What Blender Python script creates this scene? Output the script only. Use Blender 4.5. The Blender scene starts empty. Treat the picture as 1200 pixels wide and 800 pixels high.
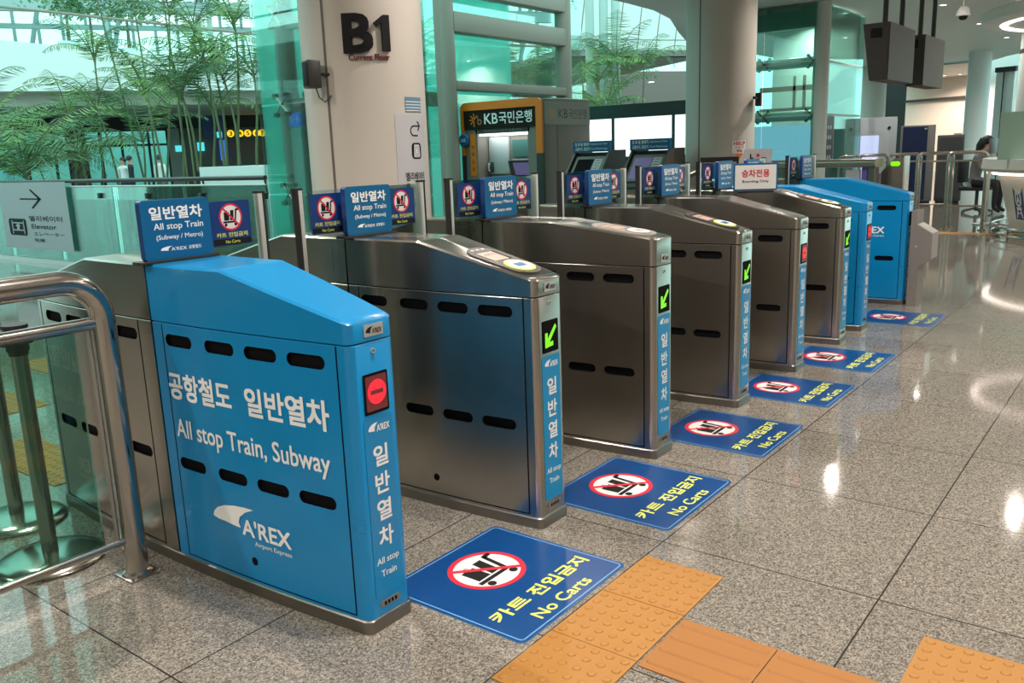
import bpy, bmesh, math, random
from mathutils import Vector, Matrix
random.seed(7)
PI = math.pi
S = bpy.context.scene
COL = S.collection

# ------------------------------------------------------------------ camera, world, exposure
CAM = Vector((1.7461, -1.5290, 1.3651)); FOC = 1007.8
YAW, PITCH, ROLL = 0.6582, 0.2154, -0.0356
_F = Vector((-math.sin(YAW)*math.cos(PITCH), math.cos(YAW)*math.cos(PITCH), -math.sin(PITCH)))
_r = Vector((math.cos(YAW), math.sin(YAW), 0)); _u = _r.cross(_F)
_R = _r*math.cos(ROLL) + _u*math.sin(ROLL); _U = _R.cross(_F)
cam = bpy.data.cameras.new('camera'); cam.sensor_width = 36; cam.lens = FOC*36/1200; cam.clip_end = 400; cam.clip_start = 0.05
camo = bpy.data.objects.new('camera', cam); COL.objects.link(camo); S.camera = camo
camo.matrix_world = Matrix(((_R.x, _U.x, -_F.x, CAM.x), (_R.y, _U.y, -_F.y, CAM.y), (_R.z, _U.z, -_F.z, CAM.z), (0, 0, 0, 1)))
S.view_settings.view_transform = 'Standard'; S.view_settings.look = 'None'
S.view_settings.gamma = 1; S.view_settings.use_curve_mapping = False
S.view_settings.exposure = 0.0
LAMP_W = 60.0          # one ceiling downlight
SKY = (0.58, 1.0, 0.95, 1); SKY_STRENGTH = 2.0
w = bpy.data.worlds.new('sky'); S.world = w; w.use_nodes = True
w.node_tree.nodes['Background'].inputs[0].default_value = SKY
w.node_tree.nodes['Background'].inputs[1].default_value = SKY_STRENGTH

def ray(px, py): return _F + _R*((px-600)/FOC) - _U*((py-400)/FOC)
def at(px, py, X=None, Y=None, Z=None, D=None):          # a point of the place, measured off the photograph
    v = ray(px, py)
    if X is not None: t = (X-CAM.x)/v.x
    elif Y is not None: t = (Y-CAM.y)/v.y
    elif Z is not None: t = (Z-CAM.z)/v.z
    else: t = D/math.hypot(v.x, v.y)
    return CAM + v*t

# ------------------------------------------------------------------ materials
MATS = {}
def nodes_of(name):
    m = bpy.data.materials.new(name); m.use_nodes = True; MATS[name] = m
    return m, m.node_tree.nodes, m.node_tree.links, m.node_tree.nodes['Principled BSDF']
def mat(name, col, rough=.5, metal=0., spec=.5, coat=0., var=0., vscale=6., emit=None, estr=0., stretch=None, bump=0., rvar=.06):
    m, n, l, b = nodes_of(name)
    b.inputs['Base Color'].default_value = (*col, 1); b.inputs['Roughness'].default_value = rough
    b.inputs['Metallic'].default_value = metal; b.inputs['Specular IOR Level'].default_value = spec
    b.inputs['Coat Weight'].default_value = coat; b.inputs['Coat Roughness'].default_value = .08
    if emit: b.inputs['Emission Color'].default_value = (*emit, 1); b.inputs['Emission Strength'].default_value = estr
    if var or bump or stretch:
        tc = n.new('ShaderNodeTexCoord'); mp = n.new('ShaderNodeMapping'); nz = n.new('ShaderNodeTexNoise')
        l.new(tc.outputs['Object'], mp.inputs[0]); l.new(mp.outputs[0], nz.inputs['Vector'])
        nz.inputs['Scale'].default_value = vscale; nz.inputs['Detail'].default_value = 5
        if stretch: mp.inputs['Scale'].default_value = stretch
        if var:
            mr = n.new('ShaderNodeMapRange'); mr.inputs[3].default_value = 1-var; mr.inputs[4].default_value = 1+var
            l.new(nz.outputs[0], mr.inputs[0])
            mx = n.new('ShaderNodeVectorMath'); mx.operation = 'SCALE'; mx.inputs[0].default_value = col
            l.new(mr.outputs[0], mx.inputs['Scale']); l.new(mx.outputs[0], b.inputs['Base Color'])
            m2 = n.new('ShaderNodeMapRange'); m2.inputs[3].default_value = max(.02, rough-rvar); m2.inputs[4].default_value = rough+rvar
            l.new(nz.outputs[0], m2.inputs[0]); l.new(m2.outputs[0], b.inputs['Roughness'])
        if bump:
            bp = n.new('ShaderNodeBump'); bp.inputs['Strength'].default_value = bump; bp.inputs['Distance'].default_value = .002
            l.new(nz.outputs[0], bp.inputs['Height']); l.new(bp.outputs[0], b.inputs['Normal'])
    return m
def glow(name, col, strength, base=(.02, .02, .02)):
    return mat(name, base, .3, emit=col, estr=strength)
def glass(name, tint, refl=1.0):
    m = bpy.data.materials.new(name); m.use_nodes = True; MATS[name] = m
    n, l = m.node_tree.nodes, m.node_tree.links
    n.remove(n['Principled BSDF']); out = n['Material Output']
    tr = n.new('ShaderNodeBsdfTransparent'); tr.inputs[0].default_value = (*tint, 1)
    gl = n.new('ShaderNodeBsdfGlossy'); gl.inputs['Roughness'].default_value = .02; gl.inputs[0].default_value = (.9, 1, .97, 1)
    fr = n.new('ShaderNodeFresnel'); fr.inputs[0].default_value = 1.5
    mu = n.new('ShaderNodeMath'); mu.operation = 'MULTIPLY'; mu.inputs[1].default_value = refl
    mx = n.new('ShaderNodeMixShader'); l.new(fr.outputs[0], mu.inputs[0]); l.new(mu.outputs[0], mx.inputs[0])
    l.new(tr.outputs[0], mx.inputs[1]); l.new(gl.outputs[0], mx.inputs[2]); l.new(mx.outputs[0], out.inputs[0])
    return m
STEEL = mat('brushed steel', (.46, .43, .39), .22, 1, var=.012, vscale=9, stretch=(9, 9, .15), rvar=.015)
def brushed(m, an=.75):      # brushed along the horizontal: highlights run up and down
    n, l = m.node_tree.nodes, m.node_tree.links; t = n.new('ShaderNodeTangent'); t.direction_type = 'RADIAL'; t.axis = 'Z'
    b = n['Principled BSDF']; l.new(t.outputs[0], b.inputs['Tangent']); b.inputs['Anisotropic'].default_value = an; b.inputs['Anisotropic Rotation'].default_value = .25
brushed(STEEL)
STEEL2 = mat('polished steel tube', (.50, .475, .44), .17, 1, var=.05, vscale=8)
STEELD = mat('plinth steel', (.30, .275, .25), .32, 1, var=.03, vscale=5)
PALE = mat('pale aluminium', (.62, .61, .58), .35, .7)
BLUE = mat('gate blue vinyl', (.0, .215, .50), .30, coat=.25, var=.03, vscale=4)
BLUE2 = mat('strip blue vinyl', (.0, .235, .51), .35)
PBLUE = mat('placard blue', (.0, .105, .26), .35)
NBLUE = mat('notice blue', (.004, .035, .17), .35, coat=.2)
FBLUE = mat('floor notice blue', (.0, .050, .20), .33, coat=.15, var=.06, vscale=9)
FEDGE = mat('floor notice edge', (.16, .36, .62), .4)
WHITE = mat('white lettering', (.80, .82, .82), .45)
BLACK = mat('black lettering', (.010, .010, .011), .6, spec=.2)
DARK = mat('dark gap', (.004, .004, .005), .7, spec=.08)  # near-black, also stands in for shade in gate gaps and vent slots
DGREY = mat('dark grey plastic', (.035, .034, .032), .4)
MGREY = mat('mid grey plastic', (.16, .15, .14), .45)
RED = mat('sign red', (.62, .02, .045), .45)
YELL = mat('sign yellow', (.72, .78, .12), .5)
SIGNW = mat('sign white', (.74, .74, .74), .45)
PAPER = mat('paper grey white', (.50, .50, .53), .6)
RUBBER = mat('black rubber', (.01, .01, .01), .55)
LEDR = glow('red matrix lamps', (1, .012, .035), 1.05); LEDG = glow('green matrix lamps', (.24, 1, .0), 1.0)
LEDDR = glow('dim red matrix', (.25, .01, .015), .5)
SCREEN = glow('warm screen', (1, .62, .45), .8); SCREENW = glow('screen white', (.9, .92, 1), .8)
BSCR = glow('violet blue screen', (.16, .14, .34), .5)
GL_C = glass('clear flap glass', (.90, .96, .94), .9)
GL_G = glass('green railing glass', (.55, .76, .69), .7)
GL_T = glass('teal shaft glass', (.88, .975, .955), .55)
GL_L = glass('pale green balustrade glass', (.74, .93, .89), .9)
MILK, _n, _l, _b = nodes_of('milky teal glass'); _n.remove(_b)
_t = _n.new('ShaderNodeBsdfTranslucent'); _t.inputs[0].default_value = (.42, .90, .83, 1); _p = _n.new('ShaderNodeBsdfTransparent'); _p.inputs[0].default_value = (.42, .88, .80, 1)
_m = _n.new('ShaderNodeMixShader'); _m.inputs[0].default_value = .6; _l.new(_p.outputs[0], _m.inputs[1]); _l.new(_t.outputs[0], _m.inputs[2]); _l.new(_m.outputs[0], _n['Material Output'].inputs[0])  # for panels added in the lift shafts, passing sky light as teal glow
COLW = mat('column cladding', (.57, .525, .475), .45, var=.02)
COLS = mat('column seam', (.14, .12, .105), .5)
CEIL = mat('ceiling panel', (.60, .62, .60), .6)
WHITEW = mat('white wall', (.75, .76, .75), .55)
ATRW = mat('atrium white cladding', (.82, .86, .85), .5)
GREYC = mat('grey cladding', (.30, .31, .295), .5)
DWALL = mat('dark wall', (.02, .021, .022), .5)
BROWNW = mat('brown wall', (.12, .10, .085), .5)
PINKW = mat('beige panel', (.80, .60, .50), .5)
FRAME = mat('shaft steel frame', (.30, .25, .21), .5)
TUBEW = mat('painted steel tube', (.50, .54, .52), .4); POSTG = mat('grey steel post', (.33, .34, .31), .5)
KGREY = mat('kiosk grey', (.20, .172, .145), .5)
KLITE = mat('kiosk light grey', (.30, .28, .255), .5)
ORANGE = mat('kiosk orange', (.75, .17, .004), .45)
TACT = mat('tactile yellow', (.35, .16, .030), .55, var=.08, vscale=14)
TACT2 = mat('tactile orange', (.31, .125, .024), .55, var=.08, vscale=14)
LEAF = mat('palm leaf', (.09, .22, .08), .45, var=.35, vscale=2)
LEAF2 = mat('yellow green leaf', (.20, .36, .09), .45, var=.3, vscale=2)
CANE = mat('palm cane', (.16, .19, .09), .6, var=.2)
BARK = mat('bark', (.10, .085, .06), .7, var=.2)
SOIL = mat('potting soil', (.03, .022, .015), .9)
LAMPM = glow('lamp disc', (1, .95, .88), 14, (.8, .8, .8))
RINGM = glow('ring lamp', (1, .80, .72), 3.5, (.8, .8, .8))
COVEM = glow('cove lamp', (1, .86, .66), 2.5, (.8, .8, .8))
LITP = glow('backlit panel', (.86, .95, 1), 1.15, (.8, .8, .8))
YLIT = glow('yellow lit sign', (1, .62, .02), 1.3); CLIT = glow('cyan lit sign', (.1, .8, .85), 1.0); BLIT = glow('blue lit sign', (.03, .16, .6), 1.0)
BDISP = glow('blue picture screen', (.42, .68, .92), .85)
SKIN = mat('skin', (.55, .33, .24), .5); HAIR = mat('black hair', (.008, .007, .007), .5)
CLW = mat('white cloth', (.72, .72, .72), .8); CLB = mat('black cloth', (.015, .015, .018), .8); CLG = mat('grey cloth', (.18, .17, .18), .8); CLN = mat('navy cloth', (.02, .03, .07), .8)

def granite():
    m, n, l, b = nodes_of('speckled granite tiles')
    geo = n.new('ShaderNodeNewGeometry'); sep = n.new('ShaderNodeSeparateXYZ'); l.new(geo.outputs['Position'], sep.inputs[0])
    def M(op, a, bb=None, c=None):
        q = n.new('ShaderNodeMath'); q.operation = op
        for i, v in enumerate((a, bb, c)):
            if v is None: continue
            if isinstance(v, (int, float)): q.inputs[i].default_value = v
            else: l.new(v, q.inputs[i])
        return q.outputs[0]
    def joint(ax, off, pitch):
        f = M('FRACT', M('DIVIDE', M('SUBTRACT', ax, off-pitch*100-.0), pitch))
        d = M('MULTIPLY', M('MINIMUM', f, M('SUBTRACT', 1.0, f)), pitch)
        return M('LESS_THAN', d, .0026)
    j = M('MAXIMUM', joint(sep.outputs[0], .42, .729), joint(sep.outputs[1], 1.02, .735))
    cx = M('FLOOR', M('DIVIDE', M('SUBTRACT', sep.outputs[0], .42), .729)); cy = M('FLOOR', M('DIVIDE', M('SUBTRACT', sep.outputs[1], 1.02), .735))
    cmb = n.new('ShaderNodeCombineXYZ'); l.new(cx, cmb.inputs[0]); l.new(cy, cmb.inputs[1])
    wn = n.new('ShaderNodeTexWhiteNoise'); l.new(cmb.outputs[0], wn.inputs[0])
    vo = n.new('ShaderNodeTexVoronoi'); vo.inputs['Scale'].default_value = 230; l.new(geo.outputs['Position'], vo.inputs['Vector'])
    bw = n.new('ShaderNodeRGBToBW'); l.new(vo.outputs['Color'], bw.inputs[0])
    nz = n.new('ShaderNodeTexNoise'); nz.inputs['Scale'].default_value = 60; nz.inputs['Detail'].default_value = 3; l.new(geo.outputs['Position'], nz.inputs['Vector'])
    s = M('ADD', M('MULTIPLY', bw.outputs[0], .65), M('MULTIPLY', nz.outputs[0], .35))
    cr = n.new('ShaderNodeValToRGB'); l.new(s, cr.inputs[0])
    e = cr.color_ramp.elements; e[0].position = .28; e[0].color = (.085, .077, .068, 1); e[1].position = .72; e[1].color = (.34, .31, .27, 1)
    k = e.new(.42); k.color = (.165, .15, .13, 1); k = e.new(.56); k.color = (.22, .20, .172, 1)
    tv = M('ADD', M('MULTIPLY', wn.outputs[0], .14), .93)
    sc = n.new('ShaderNodeVectorMath'); sc.operation = 'SCALE'; l.new(cr.outputs[0], sc.inputs[0]); l.new(tv, sc.inputs['Scale'])
    mx = n.new('ShaderNodeMix'); mx.data_type = 'RGBA'; l.new(j, mx.inputs[0]); l.new(sc.outputs[0], mx.inputs[6]); mx.inputs[7].default_value = (.03, .028, .026, 1)
    l.new(mx.outputs[2], b.inputs['Base Color'])
    n2 = n.new('ShaderNodeTexNoise'); n2.inputs['Scale'].default_value = 2.2; l.new(geo.outputs['Position'], n2.inputs['Vector'])
    l.new(M('ADD', M('MULTIPLY', n2.outputs[0], .05), .04), b.inputs['Roughness'])
    b.inputs['Specular IOR Level'].default_value = .5
    return m
FLOORM = granite()

# ------------------------------------------------------------------ mesh builder
_TXT = {}
def text_geo(s, extrude=0.):
    key = (s, extrude)
    if key not in _TXT:
        c = bpy.data.curves.new('t', 'FONT'); c.body = s; c.resolution_u = 3; c.extrude = extrude
        o = bpy.data.objects.new('t', c); COL.objects.link(o)
        m = bpy.data.meshes.new_from_object(o.evaluated_get(bpy.context.evaluated_depsgraph_get()))
        V = [v.co.copy() for v in m.vertices]; F = [tuple(p.vertices) for p in m.polygons]
        bpy.data.objects.remove(o); bpy.data.curves.remove(c); bpy.data.meshes.remove(m)
        xs = [v.x for v in V]; ys = [v.y for v in V]
        _TXT[key] = (V, F, min(xs), max(xs), min(ys), max(ys))
    return _TXT[key]
def frame(o, u, v):
    o, u, v = Vector(o), Vector(u), Vector(v); n = u.cross(v)
    return lambda a, b, d=0.: o + u*a + v*b + n*d
def stadium(cu, cv, lu, lv, n=8):
    r = min(lu, lv)/2; hx, hy = lu/2-r, lv/2-r; P = []
    for k, (sx, sy) in enumerate(((1, 1), (-1, 1), (-1, -1), (1, -1))):
        for i in range(n+1):
            a = PI/2*k + PI/2*i/n; P.append((cu+sx*hx+r*math.cos(a), cv+sy*hy+r*math.sin(a)))
    return P
def rrect(u0, v0, u1, v1, r, n=5):
    P = []
    for k, (cx, cy) in enumerate(((u1-r, v1-r), (u0+r, v1-r), (u0+r, v0+r), (u1-r, v0+r))):
        for i in range(n+1):
            a = PI/2*k + PI/2*i/n; P.append((cx+r*math.cos(a), cy+r*math.sin(a)))
    return P
def circle(cu, cv, r, n=40, ry=None): return [(cu+r*math.cos(2*PI*i/n), cv+(ry or r)*math.sin(2*PI*i/n)) for i in range(n)]

class MB:
    def __init__(s): s.V = []; s.F = []; s.I = []
    def add(s, V, F, mi=0):
        b = len(s.V); s.V += [Vector(v) for v in V]; s.F += [tuple(i+b for i in f) for f in F]; s.I += [mi]*len(F); return s
    def box(s, x0, x1, y0, y1, z0, z1, mi=0, bev=0.):
        if bev:
            bm = bmesh.new(); bmesh.ops.create_cube(bm, size=1)
            for v in bm.verts: v.co = Vector(((x0+x1)/2+v.co.x*(x1-x0), (y0+y1)/2+v.co.y*(y1-y0), (z0+z1)/2+v.co.z*(z1-z0)))
            bmesh.ops.bevel(bm, geom=bm.edges[:], offset=bev, segments=2, affect='EDGES', profile=.5)
            bm.verts.index_update()
            s.add([v.co.copy() for v in bm.verts], [[v.index for v in f.verts] for f in bm.faces], mi); bm.free(); return s
        V = [(x, y, z) for x in (x0, x1) for y in (y0, y1) for z in (z0, z1)]
        return s.add(V, [(0, 1, 3, 2), (4, 6, 7, 5), (0, 4, 5, 1), (2, 3, 7, 6), (0, 2, 6, 4), (1, 5, 7, 3)], mi)
    def prism(s, fr, P, d0, d1, mi=0, mi_side=None):
        n = len(P); A = [fr(u, v, d0) for u, v in P]; B = [fr(u, v, d1) for u, v in P]
        s.add(A+B, [tuple(range(n-1, -1, -1)), tuple(range(n, 2*n))], mi)
        b = len(s.V)-2*n
        for i in range(n):
            j = (i+1) % n; s.F.append((b+i, b+j, b+n+j, b+n+i)); s.I.append(mi if mi_side is None else mi_side)
        return s
    def flat(s, fr, P, d=0., mi=0): return s.add([fr(u, v, d) for u, v in P], [tuple(range(len(P)))], mi)
    def ring(s, fr, cu, cv, r0, r1, d=0., mi=0, n=48):
        V = [fr(cu+r*math.cos(2*PI*i/n), cv+r*math.sin(2*PI*i/n), d) for r in (r0, r1) for i in range(n)]
        return s.add(V, [(i, n+i, n+(i+1) % n, (i+1) % n) for i in range(n)], mi)
    def outline(s, fr, P, wdt, d=0., mi=0):
        n = len(P); cu = sum(p[0] for p in P)/n; cv = sum(p[1] for p in P)/n; Q = []
        for i in range(n):
            a, b, c = Vector(P[i-1]), Vector(P[i]), Vector(P[(i+1) % n]); t = (c-a)
            if t.length < 1e-9: t = Vector((1, 0))
            nn = Vector((-t.y, t.x)).normalized()
            if nn.dot(Vector((cu, cv))-b) < 0: nn = -nn
            Q.append(tuple(b+nn*wdt))
        V = [fr(u, v, d) for u, v in P]+[fr(u, v, d) for u, v in Q]
        return s.add(V, [(i, (i+1) % n, n+(i+1) % n, n+i) for i in range(n)], mi)
    def tube(s, pts, r, n=14, mi=0, caps=True, closed=False):
        P = [Vector(p) for p in pts]; m = len(P); rings = []; up = None
        for i in range(m):
            if closed: t = (P[(i+1) % m]-P[i-1]).normalized()
            else: t = (P[min(i+1, m-1)]-P[max(i-1, 0)]).normalized()
            if up is None: up = Vector((0, 0, 1)) if abs(t.z) < .9 else Vector((1, 0, 0))
            a = t.cross(up).normalized(); up = a.cross(t).normalized()
            rr = r[i] if isinstance(r, (list, tuple)) else r
            rings.append([P[i]+(a*math.cos(2*PI*k/n)+up*math.sin(2*PI*k/n))*rr for k in range(n)])
        V = [v for q in rings for v in q]; F = []
        for i in range(m if closed else m-1):
            j = (i+1) % m
            for k in range(n): F.append((i*n+k, i*n+(k+1) % n, j*n+(k+1) % n, j*n+k))
        if caps and not closed: F += [tuple(range(n-1, -1, -1)), tuple(range((m-1)*n, m*n))]
        return s.add(V, F, mi)
    def lathe(s, cx, cy, prof, n=40, mi=0):
        m = len(prof); V = [(cx+r*math.cos(2*PI*k/n), cy+r*math.sin(2*PI*k/n), z) for r, z in prof for k in range(n)]
        F = [(i*n+k, i*n+(k+1) % n, (i+1)*n+(k+1) % n, (i+1)*n+k) for i in range(m-1) for k in range(n)]
        return s.add(V, F, mi)
    def text(s, fr, st, box, d=.001, mi=0, bold=0., keep=None, extrude=0.):
        # glyph box fitted to (u0,v0,u1,v1); keep='l'/'c' keeps the letter proportions (left / centred)
        V, F, x0, x1, y0, y1 = text_geo(st, .5 if extrude else 0.)
        u0, v0, u1, v1 = box; sv = (v1-v0)/(y1-y0); su = (u1-u0)/(x1-x0); ou = u0
        if keep:
            k = min(su, sv); su = sv = k
            ou = u0 if keep == 'l' else (u0+u1)/2-(x1-x0)*k/2
            v0 = (v0+v1)/2-(y1-y0)*k/2
        offs = [(0, 0)] if not bold else [(-bold, -bold), (bold, -bold), (-bold, bold), (bold, bold)]
        for q, (dx, dy) in enumerate(offs):
            s.add([fr(ou+(v.x-x0)*su+dx*sv, v0+(v.y-y0)*sv+dy*sv, d+q*.00006+(v.z+.5)*extrude) for v in V] if extrude else
                  [fr(ou+(v.x-x0)*su+dx*sv, v0+(v.y-y0)*sv+dy*sv, d+q*.00006) for v in V], F, mi)
        return s
    def build(s, name, mats, parent=None, origin=None, smooth=35, fixn=True):
        if not isinstance(mats, (list, tuple)): mats = [mats]
        me = bpy.data.meshes.new(name); o = Vector(origin) if origin is not None else Vector((0, 0, 0))
        me.from_pydata([tuple(v-o) for v in s.V], [], s.F)
        for m in mats: me.materials.append(m)
        me.polygons.foreach_set('material_index', s.I); me.validate(); me.update()
        if smooth: me.shade_smooth(); me.set_sharp_from_angle(angle=math.radians(smooth))
        return link(name, me, parent, o if origin is not None and parent is None else None)
def link(name, me, parent=None, loc=None):
    ob = bpy.data.objects.new(name, me); COL.objects.link(ob)
    if parent is not None: ob.parent = parent
    if loc is not None: ob.location = loc
    return ob
def tag(o, label=None, cat=None, group=None, kind=None):
    if label: o['label'] = label
    if cat: o['category'] = cat
    if group: o['group'] = group
    if kind: o['kind'] = kind
    return o
def thing(name, label, cat, loc=(0, 0, 0), group=None, rz=0.):
    o = bpy.data.objects.new(name, None); COL.objects.link(o); o.empty_display_size = .1
    o.location = loc; o.rotation_euler = (0, 0, rz); return tag(o, label, cat, group)
def struct(name, mb, mats, **k): return tag(mb.build(name, mats, **k), kind='structure')
def copy_tree(o, parent=None):
    c = o.copy(); COL.objects.link(c)
    if parent is not None: c.parent = parent
    for ch in list(o.children): copy_tree(ch, c)
    return c
def apply_mods(o):
    me = bpy.data.meshes.new_from_object(o.evaluated_get(bpy.context.evaluated_depsgraph_get()))
    o.modifiers.clear(); o.data = me; return o
XZ = lambda y: frame((0, y, 0), (1, 0, 0), (0, 0, 1))       # faces -Y
YZ = lambda x: frame((x, 0, 0), (0, 1, 0), (0, 0, 1))       # faces +X
XY = lambda z: frame((0, 0, z), (1, 0, 0), (0, 1, 0))       # faces up

# ------------------------------------------------------------------ the setting
CZ = 3.8
struct('floor', MB().box(-70, 14, -9, 62, -.2, 0), FLOORM)
cp = [(14, -9), (14, 12), (5, 18), (-3, 30.6), (-8.1, 42), (-7.95, 18.3), (-7.24, 16.4), (-6.42, 14.4), (-6.14, 13.2), (-6.08, 12.1), (-6.1, -1.5), (-32, -1.5), (-32, -9)]  # arm to the left is out of view, added to cut off sky light
struct('ceiling', MB().prism(XY(0), cp, CZ, CZ+.35), CEIL)
struct('wall_back', MB().box(-32, 14, -9.2, -9, 0, CZ), mat('back wall', (.40, .36, .32), .5))  # left stretch is unseen, added to keep sky off the gate steel
struct('wall_right', MB().box(14, 14.2, -9, 40, 0, CZ), mat('right wall', (.36, .33, .30), .5))

# ------------------------------------------------------------------ marks used on the gates
def swoosh(mb, fr, u0, v0, wd, ht, d, mi):       # the train-nose swoosh that stands before the lettering
    P = [(1.0, 1.0), (.80, 1.0), (.55, .95), (.30, .82), (.12, .62), (.03, .40), (0, .18), (.12, .10), (.30, .08), (.50, .02), (.66, 0.0), (.62, .22), (.66, .50), (.80, .78)]
    mb.flat(fr, [(u0+p*wd, v0+q*ht) for p, q in P], d, mi)
def brandmark(mb, fr, u0, v0, u1, v1, d, mi, bold=.015):
    wd = u1-u0; ht = v1-v0
    swoosh(mb, fr, u0, v0+.1*ht, wd*.46, ht*.9, d, mi)
    mb.text(fr, "A'REX", (u0+wd*.40, v0, u1, v0+ht*.72), d, mi, bold)
def no_cart(mb, fr, cu, cv, R, d, mw, mr, mk):
    mb.flat(fr, circle(cu, cv, R*.97), d, mw); mb.ring(fr, cu, cv, R*.86, R, d+.0004, mr)
    q = lambda P: [(cu+a*R*1.1, cv+(b+.03)*R*1.1) for a, b in P]; e = d+.0006
    mb.flat(fr, q([(-.62, -.30), (.34, -.30), (.34, -.42), (-.62, -.42)]), e, mk)                  # cart deck
    mb.flat(fr, q([(.26, -.42), (.38, -.42), (.50, .44), (.38, .44)]), e, mk)                      # handle post
    mb.flat(fr, q([(.38, .36), (.66, .40), (.66, .52), (.40, .50)]), e, mk)                        # handle grip
    mb.flat(fr, circle(cu-.46*R, cv-.56*R, .115*R, 16), e, mk); mb.flat(fr, circle(cu+.38*R, cv-.56*R, .115*R, 16), e, mk)
    mb.flat(fr, q([(-.52, -.25), (-.12, -.25), (-.12, .30), (-.52, .30)]), e, mk)                  # suitcase
    mb.outline(fr, q([(-.42, .30), (-.22, .30), (-.22, .42), (-.42, .42)]), R*.035, e, mk)
    mb.flat(fr, q([(-.07, -.25), (.20, -.25), (.27, .42), (.00, .42)]), e, mk)
    c, s_ = math.cos(-PI/4), math.sin(-PI/4); hw, hl = .06, .82
    mb.flat(fr, q([(c*a-s_*b, s_*a+c*b) for a, b in ((-hl, -hw), (hl, -hw), (hl, hw), (-hl, hw))]), d+.0009, mr)

# ------------------------------------------------------------------ ticket gates
L = 1.836; XM = -L/2
def hw(x):
    t = abs((x-XM)/(L/2)); return .133-.048*min(1, t)**2.0
def half_outline(x0, x1, ex=0.):
    # (x, half width) from the rear end x0 to the front end x1, corners of the two ends rounded
    P = []; r = .026
    def arc(xe, sgn):
        q = []
        for i in range(7):
            a = PI/2*i/6; q.append((xe-sgn*(r-r*math.sin(a)), hw(xe-sgn*r)-r+r*math.cos(a)+ex))
        return q
    if x0 <= -L+1e-6:
        P += [(x, h) for x, h in reversed(arc(-L-ex, -1))]; a0 = -L+r
    else: P.append((x0, hw(x0)+ex)); a0 = x0
    front = x1 >= -1e-6; a1 = -r if front else x1
    n = 14
    for i in range(1, n): x = a0+(a1-a0)*i/n; P.append((x, hw(x)+ex))
    if front: P += arc(ex, 1)
    else: P.append((x1, hw(x1)+ex))
    return P
def loft(mb, H, zb, zt, mi=0, bevel=.007):
    # closed body over the outline H; zt may vary with x
    n = len(H); f = zt if callable(zt) else (lambda x: zt)
    near = [(x, -h) for x, h in H]; far = [(x, h) for x, h in reversed(H)]; ringp = near+far; m = len(ringp)
    cx = sum(p[0] for p in ringp)/m
    V = [Vector((x, y, zb)) for x, y in ringp]+[Vector((x, y, f(x)-bevel)) for x, y in ringp]
    V += [Vector((x-(bevel if x > H[-1][0]-.03 else (-bevel if x < H[0][0]+.03 else 0))*.7, y*(1-bevel/max(.03, abs(y))), f(x))) for x, y in ringp]
    F = [(i, (i+1) % m, m+(i+1) % m, m+i) for i in range(m)]+[(m+i, m+(i+1) % m, 2*m+(i+1) % m, 2*m+i) for i in range(m)]
    F += [(2*m+i, 2*m+i+1, 2*m+m-2-i, 2*m+m-1-i) for i in range(n-1)]
    F += [(i+1, i, m-1-i, m-2-i) for i in range(n-1)]
    mb.add(V, F, mi)
def ztop(hf):
    def f(x):
        a, b = -.514, -L+.514
        if x > a: return 1.055+(hf-1.055)*(x-a)/.514
        if x < b: return 1.055+(hf-1.055)*(b-x)/.514
        return 1.055
    return f
def dense(H, xs):     # outline with extra stations where the top bends
    out = []
    for i in range(len(H)-1):
        out.append(H[i])
        for x in xs:
            if H[i][0] < x-1e-5 and x+1e-5 < H[i+1][0]:
                t = (x-H[i][0])/(H[i+1][0]-H[i][0]); out.append((x, H[i][1]*(1-t)+H[i+1][1]*t))
    return out+[H[-1]]
SLOTS = [-.76, -.55, -.36, -.17]
SPLIT = -.905
_CAB = {}
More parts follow.
